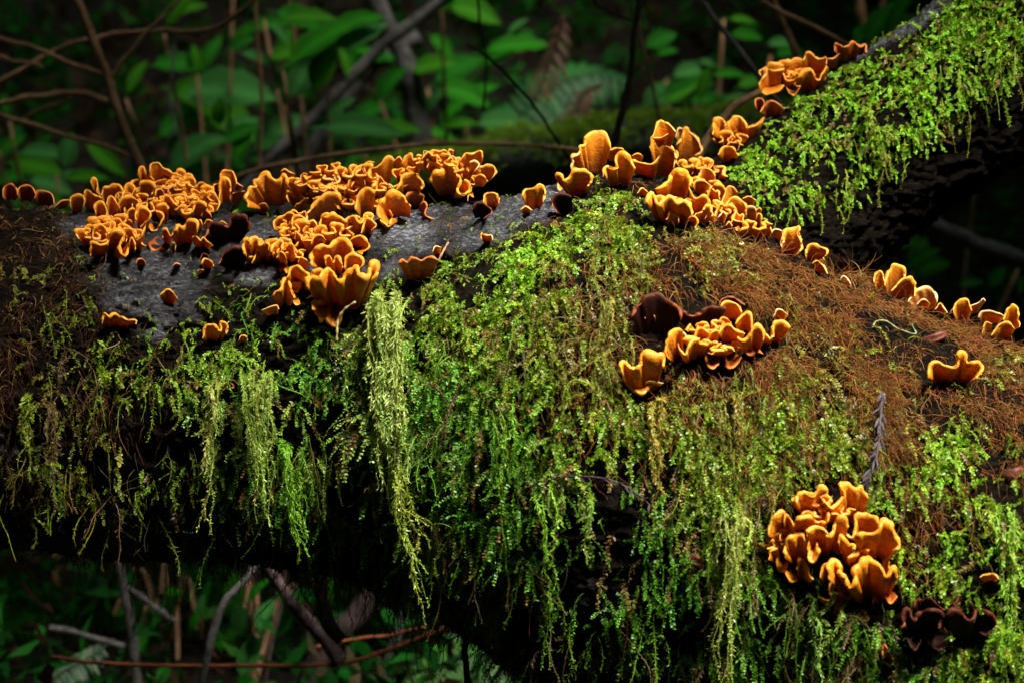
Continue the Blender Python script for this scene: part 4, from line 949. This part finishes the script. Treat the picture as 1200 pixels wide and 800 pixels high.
ST_G = 'bare sticks and stems behind the log'
branchy('bare_shrub', 'bare brown shrub with crossing twigs behind the left end of the log', 'shrub', [
    ([(84, -12), (106, 40), (128, 95), (145, 150), (168, 205), (185, 260), (200, 380)], 4.5, 6.5), ([(128, 95), (165, 45), (200, 12), (222, -12)], 3, 2), ([(128, 92), (80, 72), (30, 52), (-15, 42)], 3, 2),
    ([(-15, 104), (30, 80), (60, 62), (110, 44), (180, 38), (248, 33), (280, 15), (305, -10)], 3.4, 3.0, 1.05, 1.0), ([(-15, 123), (40, 113), (90, 110), (127, 117)], 3.6, 4.0, 0.95, 1.0), ([(-15, 130), (50, 150), (110, 168), (158, 184)], 2.6, 2.6, 0.95, 1.0),
    ([(-10, 66), (20, 72), (50, 78)], 2.4, 1.8), ([(20, 145), (60, 125), (100, 108)], 2.2, 1.5, 1.2, 1.1)], 1.0, M_TWIG)
branchy('thin_stem', 'thin upright brown stem with buds in front of the left green leaves', 'stem', [([(300, -10), (303, 60), (306, 110), (303, 195), (300, 330)], 1.8, 2.6)], 1.3, M_TWIG, ST_G)
branchy('curled_stem', 'thin grey curled dead stem hanging among the left leaves', 'stem', [([(204, 55), (200, 90), (199, 120), (204, 150), (213, 164)], 1.6, 1.2), ([(199, 118), (208, 130), (209, 150)], 1.3, 1.0), ([(203, 150), (196, 165), (190, 182)], 1.2, 0.8)], 1.5, M_GREY, ST_G)
branchy('sapling', 'mottled grey sapling trunk standing behind the left half of the log', 'sapling', [([(436, -15), (452, 30), (472, 65), (483, 105), (490, 150), (505, 230), (520, 420)], 12, 15)], 2.0, M_GREY)
branchy('leaning_pole', 'pale leaning dead pole crossing behind the sapling', 'stick', [([(532, -12), (470, 38), (440, 62), (395, 110), (350, 155), (300, 205), (250, 262)], 6.5, 7.5)], 1.75, M_GREY, ST_G)
branchy('leaning_pole', 'second leaning dead pole just below the pale one', 'stick', [([(490, 40), (440, 75), (405, 115), (372, 165), (350, 205), (310, 300)], 8, 10)], 2.15, M_GREY, ST_G)
branchy('arching_twig', 'long reddish twig arching just above the long ridge', 'twig', [([(240, 222), (300, 200), (360, 187), (430, 177), (500, 170), (560, 168), (640, 172), (700, 180)], 3.2, 2.4)], 0.75, M_TWIG, ST_G)
bt = branchy('budding_twig', 'thin dark twig with round buds slanting down toward the central peak', 'twig', [([(548, 52), (575, 72), (600, 95), (640, 145), (668, 188), (690, 225)], 1.6, 2.2), ([(560, -8), (562, 30), (570, 70), (566, 130)], 1.6, 1.2, 1.0, 1.0)], 0.8, M_DARK, ST_G)
branchy('black_sapling', 'black forked stem standing above the central peak', 'stem', [([(752, -12), (744, 40), (740, 85), (732, 125), (720, 175), (705, 240)], 3.0, 5), ([(685, -10), (705, 8), (725, 18), (742, 25)], 2.0, 1.6), ([(742, 85), (736, 100), (737, 110)], 3, 4)], 0.7, M_DARK, ST_G)
branchy('slender_stem', 'slender brown stem right of the black forked stem', 'stem', [([(746, 20), (758, 70), (768, 115), (774, 150), (778, 210)], 1.8, 2.2)], 1.1, M_TWIG, ST_G)
branchy('grey_twig', 'straight grey twig slanting down to the lobed bracket on the branch', 'twig', [([(808, -12), (835, 20), (862, 55), (893, 95), (920, 130)], 3.0, 3.2)], 0.8, M_GREY, ST_G)
branchy('brown_twig', 'brown twig slanting down to the rusty red bracket', 'twig', [([(870, -12), (905, 8), (945, 28), (990, 52), (1030, 75)], 2.8, 2.6)], 0.9, M_TWIG, ST_G)
branchy('brown_stick', 'short brown stem leaning behind the branch fungi', 'stem', [([(900, -12), (916, 25), (932, 60), (945, 95)], 4.2, 4.6)], 1.0, M_TWIG, ST_G)
branchy('tan_root', 'tan bare root running from the branch down to the central peak', 'root', [([(940, 70), (905, 98), (870, 118), (840, 145), (815, 185), (790, 230)], 3.5, 6)], 0.55, M_TWIG, ST_G)
branchy('brown_stick', 'pair of brown upright stems behind the upper branch', 'stem', [([(1005, -12), (1012, 30), (1022, 75)], 6, 7), ([(1040, -12), (1030, 20), (1010, 60)], 3, 3)], 1.8, M_TWIG, ST_G)
branchy('fallen_pole', 'blurred grey pole lying in the dark right of the log crest', 'stick', [([(1030, 232), (1060, 246), (1110, 270), (1160, 290), (1230, 318)], 7, 10)], 1.4, M_GREY, ST_G)
UG = 'bare sticks and stems under the log'
branchy('lichen_stem', 'grey green upright stick under the left part of the log', 'stick', [([(135, 640), (146, 690), (156, 740), (162, 820)], 5, 6.5), ([(150, 688), (178, 708), (206, 728)], 4, 3.4)], 0.9, M_GREY, UG)
branchy('fallen_stick', 'pale stick lying flat under the left part of the log', 'stick', [([(58, 735), (100, 745), (145, 758)], 4, 4)], 0.8, M_GREY, UG)
branchy('forked_root', 'pale slanting root under the log, left arm of the V', 'root', [([(312, 640), (290, 675), (262, 708), (245, 760), (232, 830)], 4.2, 5)], 0.5, M_GREY, UG)
branchy('mauve_stem', 'thick mauve brown stem behind the V of roots', 'stem', [([(330, 620), (290, 680), (262, 730), (245, 800), (238, 850)], 15, 17)], 1.2, M_MAUVE, UG)
branchy('forked_root', 'tan slanting root under the log, right arm of the V', 'root', [([(308, 645), (322, 675), (345, 708), (375, 742), (400, 775)], 6, 9)], 0.5, M_MAUVE, UG)
branchy('dark_root', 'dark root dropping beside the tan root', 'root', [([(372, 640), (378, 690), (382, 725), (402, 750)], 9, 8)], 0.45, M_DARK, UG)
branchy('mauve_stem', 'second mauve stem slanting right of the dark root', 'stem', [([(445, 680), (420, 715), (385, 755), (360, 820)], 14, 16)], 1.0, M_MAUVE, UG)
branchy('red_vine', 'long rusty red vine sagging across the bottom under the log', 'vine', [([(60, 770), (160, 778), (300, 779), (400, 776), (450, 764), (490, 748), (525, 732)], 2.4, 3.0), ([(370, 757), (430, 747), (500, 735)], 1.8, 1.6, 0.6, 0.55)], 0.5, M_RED, UG)
branchy('grey_stick', 'grey stem right of the red vine under the log', 'stem', [([(480, 700), (468, 740), (455, 780), (448, 830)], 6, 8)], 1.1, M_GREY, UG)
branchy('thin_stem', 'thin tan stem behind the V of roots', 'stem', [([(338, 660), (330, 710), (318, 760), (308, 830)], 2, 2.4)], 0.9, M_MAUVE, UG)
branchy('hanging_root', 'black hairy root hanging straight down below the lowest moss tail', 'root', [([(543, 700), (546, 740), (545, 770), (552, 830)], 4.2, 3.6)], -0.02, M_DARK, UG)

# the mossy log lying further back
def back_log():
    c = resample(np.array([(430, 225, 2.0), (540, 205, 1.85), (650, 186, 1.7), (760, 170, 1.6), (900, 160, 1.55), (1100, 150, 1.5)], float), 120)
    W = at(c[:, :2], c[:, 2]); r = 0.052
    v, f, f3 = tube(W, np.full(120, r), 40, 0.35, 5)
    e = empty('mossy_log', W[60] - np.array([0, 0, r]), 'thin mossy log lying in the shade behind the central peak', 'log'); o0 = np.array(e.location)
    link('trunk', make_mesh('trunk', v - o0, f, mat=bark_mat('back_bark', (0.02, 0.02, 0.02), (0.10, 0.10, 0.10), 30, 0.6, 0.8), F3=f3), e)
    nn = vert_normals(v, f); w = np.clip(nn[:, 2] + 0.1 + 0.6 * fbm(v * 8, 2, 3), 0, 1)
    P, vi = area_points(v, f, w, 5000); nml = nn[vi]
    S = paths(P, nrm(nml + RNG.normal(0, 0.5, (5000, 3))), RNG.uniform(0.01, 0.022, 5000), 3, 0.1, 0.2)
    V, F, C = leaves_mesh(S, np.full(5000, 0.007), np.full(5000, 0.004), vary(np.array([0.22, 0.36, 0.02]), 5000), k0=0, flat=nml)
    tag(link('moss', make_mesh('back_moss', V - o0, F, col=C, mat=M_MOSS, smooth=False), e), kind='stuff')
back_log()

# leafy shrubs: each large leaf is a part
def leaf_mesh(name, narrow, c):
    n, k = 9, 5
    u = np.linspace(0, 1, n); w = narrow * np.sin(math.pi * u ** 0.85) ** 0.9 * (1 + 0.05 * np.sin(u * 60))
    s = np.linspace(-1, 1, k)
    X = np.broadcast_to(u[:, None], (n, k)); Yv = w[:, None] * s[None]
    Z = 0.35 * np.abs(Yv) - 0.28 * (X ** 2) + 0.02 * np.sin(X * 22) * np.abs(s)[None]
    V = np.stack([X, Yv, Z], -1).reshape(-1, 3); V = np.vstack([V, V - np.array([0, 0, 0.012])])
    i = np.arange(n * k).reshape(n, k); F = np.stack([i[:-1, :-1], i[1:, :-1], i[1:, 1:], i[:-1, 1:]], -1).reshape(-1, 4)
    V = np.vstack([V, [[-0.22, 0.012, 0.02], [-0.22, -0.012, 0.02], [0.05, -0.02, 0], [0.05, 0.02, 0]]]); b = 2 * n * k
    F = np.vstack([F, F[:, ::-1] + n * k, [[b, b + 1, b + 2, b + 3]]])
    rib = np.ones(len(V)); rib[:2 * n * k] = np.tile(np.where(np.abs(s) < 0.1, 1.5, 1.0), 2 * n)
    return make_mesh(name, V, F, col=np.clip(np.array(c)[None] * rib[:, None], 0, 1), mat=M_LEAF)
GRN = [(0.030, 0.25, 0.008), (0.022, 0.20, 0.010), (0.055, 0.25, 0.008), (0.06, 0.24, 0.05)]
LEAFS = [leaf_mesh('leaf', nw, c) for c in GRN for nw in (0.20, 0.30)]
def shrub(label, y, leaves, base, name='leafy_shrub', extra=0, spread=60):
    x0 = np.mean([l_[0] for l_ in leaves]); B = at([(base, 400)], y)[0]; B[2] = ground_z(np.array([B[0]]), np.array([y]))[0]
    e = empty(name, B, label, 'shrub', 'leafy shrubs in the shade behind the log')
    lv = list(leaves)
    for k in range(extra):
        l0 = leaves[int(RNG.integers(len(leaves)))]
        lv.append((l0[0] + RNG.normal(0, spread), l0[1] + RNG.normal(0, spread * 0.6), l0[2] * RNG.uniform(0.5, 1), l0[3] + RNG.normal(0, 30)))
    tops = []
    for k, (lx, ly, ln, ang) in enumerate(lv):
        yy = y + RNG.uniform(-0.25, 0.25); sc = (yy + 3) / 3000
        a = math.radians(ang); d = np.array([math.cos(a), RNG.uniform(-0.45, 0.1), math.sin(a)]); d /= np.linalg.norm(d)
        if RNG.random() < 0.3 and ln > 30: pass
        c = at([(lx, ly)], yy)[0]; s = ln * sc
        nrmv = np.array([RNG.normal(0, 0.3), -0.75, 0.7]); sd = nrm(np.cross(nrmv, d)); up = np.cross(d, sd)
        o = link('leaf', LEAFS[int(RNG.integers(len(LEAFS)))], e)
        p = c - d * s / 2 - B
        from mathutils import Matrix
        o.matrix_local = Matrix(((d[0] * s, sd[0] * s, up[0] * s, p[0]), (d[1] * s, sd[1] * s, up[1] * s, p[1]), (d[2] * s, sd[2] * s, up[2] * s, p[2]), (0, 0, 0, 1)))
        tops.append(p - d * s * 0.2)
    tops = np.array(tops); sel = tops[np.argsort(-tops[:, 2])][:: max(1, len(tops) // 5)][:5]
    for tpt in sel:
        mid = tpt * 0.55 + np.array([0, 0.05, 0.1])
        c = resample(np.array([np.zeros(3), mid, tpt]), 14)
        v, f, f3 = tube(c, np.linspace(0.006, 0.003, 14), 6, 0.2)
        link('stem', make_mesh('stem', v, f, mat=M_TWIG, F3=f3), e)
    return e
shrub('green shrub with long drooping leaves right of the bare twigs', 1.9, [(210, 73, 60, 8), (247, 60, 46, 60), (287, 37, 56, 45), (310, 27, 62, 20), (265, 103, 110, 8), (220, 100, 64, 35), (280, 143, 46, 25), (227, 175, 74, 40), (283, 170, 50, 70), (215, 8, 50, 20), (240, 190, 60, 30)], 250, extra=14)
shrub('broad oval pale leaves left of the sapling', 1.6, [(355, 88, 58, 60), (378, 78, 56, 75), (353, 20, 58, -10), (370, 47, 80, 40), (380, 40, 92, 42), (362, 17, 60, 10), (420, 38, 64, 30), (385, 140, 42, 30), (397, 125, 40, 40), (423, 146, 92, 5), (340, 60, 50, 20)], 390, extra=12)
shrub('low leaves behind the far left fungi', 1.7, [(80, 175, 42, 80), (10, 170, 44, 50), (40, 192, 64, 0), (125, 185, 56, -35), (8, 208, 40, 20), (100, 205, 50, 10), (60, 215, 50, -10)], 60, extra=8, spread=35)
shrub('deep green leaves between the sapling and the dead fern', 2.1, [(537, 78, 62, 35), (507, 75, 52, 20), (455, 97, 52, 60), (507, 117, 42, 60), (592, 143, 64, 5), (460, 148, 64, 10), (607, 50, 74, 15), (586, 62, 54, 40), (537, 143, 44, 15), (548, 172, 50, 10), (560, 105, 50, 30)], 530, extra=14)
shrub('small leaves above the mossy log right of the black stem', 1.9, [(780, 108, 60, 30), (800, 105, 52, 40), (870, 22, 32, 0), (855, 85, 38, 10), (880, 95, 32, 25), (810, 82, 44, 20), (775, 45, 40, 30), (875, 40, 36, 0), (830, 115, 44, 10), (870, 115, 44, 10)], 830, extra=10, spread=35)
shrub('single blurred leaf group behind the top of the upper branch', 1.5, [(1032, 22, 62, 60), (1052, 12, 56, 70), (1015, 40, 44, 50), (1060, 30, 50, 40)], 1035, extra=3, spread=15)
shrub('glossy round leaves low under the log between the roots', 1.0, [(277, 700, 62, 85), (292, 765, 66, 70), (285, 725, 54, 80), (300, 690, 40, 60), (380, 705, 44, 60), (385, 722, 40, 30), (262, 745, 44, 100), (310, 720, 40, 70)], 290, extra=1, spread=25)
shrub('small pale leaves near the ground under the left part of the log', 1.2, [(203, 692, 22, 10), (235, 712, 36, 80), (228, 725, 34, 70), (150, 775, 34, 60), (165, 755, 34, 70), (145, 715, 26, 30), (200, 790, 40, 20), (190, 740, 30, 40)], 190, extra=3, spread=25)
shrub('dim leaves in the dark hollow right of the log crest', 1.6, [(1150, 195, 44, 20), (1175, 190, 40, 10), (1080, 300, 44, 40), (1095, 310, 40, 20), (1140, 330, 30, 20), (1065, 285, 30, 30), (1168, 325, 28, 60)], 1120, extra=6, spread=25)

# ferns: rachis and leaflets
def fern(label, y, pts, ln, n, c, dense=1.0, name='fern'):
    cur = resample(np.array(pts, float), 40); W = at(cur, np.full(40, y)); T = nrm(np.gradient(W, axis=0))
    m = foliage_mat('fern_' + str(len(bpy.data.materials)), 0.5, 0.3)
    e = empty(name, W[0], label, 'fern')
    v, f, f3 = tube(W, np.linspace(0.005, 0.002, 40), 6)
    link('rachis', make_mesh('rachis', v - W[0], f, col=np.array(c) * 0.6, mat=m, F3=f3), e)
    for k in range(n):
        i = int(2 + k / n * 36); sg = 1 if k % 2 else -1
        l_ = ln * (y + 3) / 3000 * math.sin(math.pi * (0.12 + 0.8 * i / 40)) * RNG.uniform(0.85, 1.1)
        face = np.array([0, -0.8, 0.6]); side = nrm(np.cross(T[i], face)) * sg
        d = nrm(side + T[i] * 0.5 + np.array([0, 0, -0.35])); w = nrm(np.cross(d, face))
        u = np.linspace(0, 1, 6); wd = l_ * 0.14 * np.sin(math.pi * (0.15 + 0.85 * u)) ** 0.8
        mid = W[i] + d * (u * l_)[:, None] + np.array([0, 0, -0.25]) * (l_ * u ** 2)[:, None]
        V = np.vstack([mid + w * wd[:, None], mid + np.cross(w, d) * 0.002, mid - w * wd[:, None]])
        F = []
        for a_ in range(5): F += [[a_, a_ + 1, 7 + a_, 6 + a_], [6 + a_, 7 + a_, 13 + a_, 12 + a_]]
        link('leaflet', make_mesh('leaflet', V - W[0], np.array(F), col=vary(np.array(c), 1, 0.3), mat=m), e)
fern('arching green fern frond left of the black forked stem', 2.3, [(575, 200), (600, 150), (640, 108), (690, 88), (740, 100)], 48, 40, (0.03, 0.17, 0.03))
fern('brown dead fern frond hanging behind the green frond, upper', 2.0, [(660, 20), (652, 55), (640, 85), (625, 120)], 30, 15, (0.16, 0.08, 0.045), name='dead_fern')
fern('brown dead fern frond curled beneath the green frond', 1.9, [(705, 100), (685, 110), (672, 135), (665, 160)], 26, 13, (0.20, 0.10, 0.06), name='dead_fern')
fern('low green fern on the ground under the middle of the log', 0.8, [(470, 820), (500, 790), (535, 770), (575, 765)], 40, 34, (0.06, 0.20, 0.02))
fern('second low green fern under the middle of the log', 0.9, [(600, 830), (570, 790), (540, 760), (520, 742)], 36, 30, (0.06, 0.19, 0.03))
fern('grey green lichen fern at the bottom left under the log', 0.9, [(40, 815), (70, 790), (105, 770), (125, 755)], 26, 30, (0.16, 0.25, 0.14))

# ground cover in the shade
def undergrowth():
    n = 5200
    X = RNG.uniform(-3.2, 3.2, n); Y = RNG.uniform(0.5, 5.5, n); Zg = ground_z(X, Y)
    P = np.stack([X, Y, Zg], -1)
    S = paths(P, nrm(RNG.normal(0, 0.5, (n, 3)) + np.array([0, -0.25, 1.0])), RNG.uniform(0.05, 0.28, n), 4, 0.10, 0.25)
    colr = vary(np.array([0.014, 0.11, 0.010]), n, 0.6); br = RNG.random(n) < 0.15; colr[br] = vary(np.array([0.06, 0.03, 0.015]), int(br.sum()), 0.4)
    stuff('undergrowth', [stem_mesh(S, np.full(n, 0.002), colr * 0.5), leaves_mesh(S, RNG.uniform(0.03, 0.075, n), RNG.uniform(0.012, 0.032, n), colr, k0=1, per=2)], M_LEAF)
    n = 9000
    X = RNG.uniform(-3.5, 3.5, n); Y = RNG.uniform(-2.5, 5.5, n); P = np.stack([X, Y, ground_z(X, Y) + 0.006], -1)
    S = paths(P, nrm(RNG.normal(0, 1, (n, 3)) * np.array([1, 1, 0.25])), np.full(n, 0.03), 1, 0.0, 0.1)
    stuff('leaf_litter', [leaves_mesh(S, RNG.uniform(0.03, 0.07, n), RNG.uniform(0.012, 0.03, n), vary(np.array([0.035, 0.017, 0.009]), n, 0.5), k0=0, flat=np.tile([0, 0, 1.0], (n, 1)), per=2)], M_ROOT)
undergrowth()

# unseen leaves added overhead to block light, with a sun gap for the log
def canopy():
    z0 = 2.7; gap = SUN * (z0 + 0.15) / SUN[2]
    n = 110000
    X = RNG.uniform(-9, 9, n); Y = RNG.uniform(-9, 10, n); Z = z0 + RNG.uniform(-0.25, 0.6, n)
    e = ((X - gap[0] - 0.24) / 1.0) ** 2 + ((Y - gap[1] + 0.13 + 0.22 * np.clip(X - gap[0], -0.2, 1)) / (0.56 + 0.16 * np.clip(X - gap[0], 0, 1))) ** 2
    dens = np.clip(0.95 + 1.0 * fbm(np.stack([X, Y, Z], -1) * 0.9, 3, 91), 0.35, 1.3)
    keep = (e > 1 + 0.25 * RNG.normal(size=n)) & (RNG.random(n) < dens)
    keep &= RNG.random(n) < np.where((Y > 0.3) & (Y < 4) & (X < 1.3), 0.43, np.where((Y > -0.4) & (Y < 4) & (X < 1.3), 0.62, 1.0))       # thinned to let some light through onto the background
    P = np.stack([X, Y, Z], -1)[keep]; n = len(P)
    S = paths(P, nrm(RNG.normal(0, 1, (n, 3)) * np.array([1, 1, 0.35])), np.full(n, 0.22), 2, 0.05, 0.2)
    stuff('unseen_shade_canopy', [stem_mesh(S, np.full(n, 0.004), np.tile([0.05, 0.04, 0.03], (n, 1))), leaves_mesh(S, RNG.uniform(0.10, 0.18, n), RNG.uniform(0.06, 0.10, n), vary(np.array([0.035, 0.11, 0.02]), n, 0.3), k0=0, flat=np.tile([0, 0, 1.0], (n, 1)), per=2, jit=0.2)], M_LEAF)
canopy()
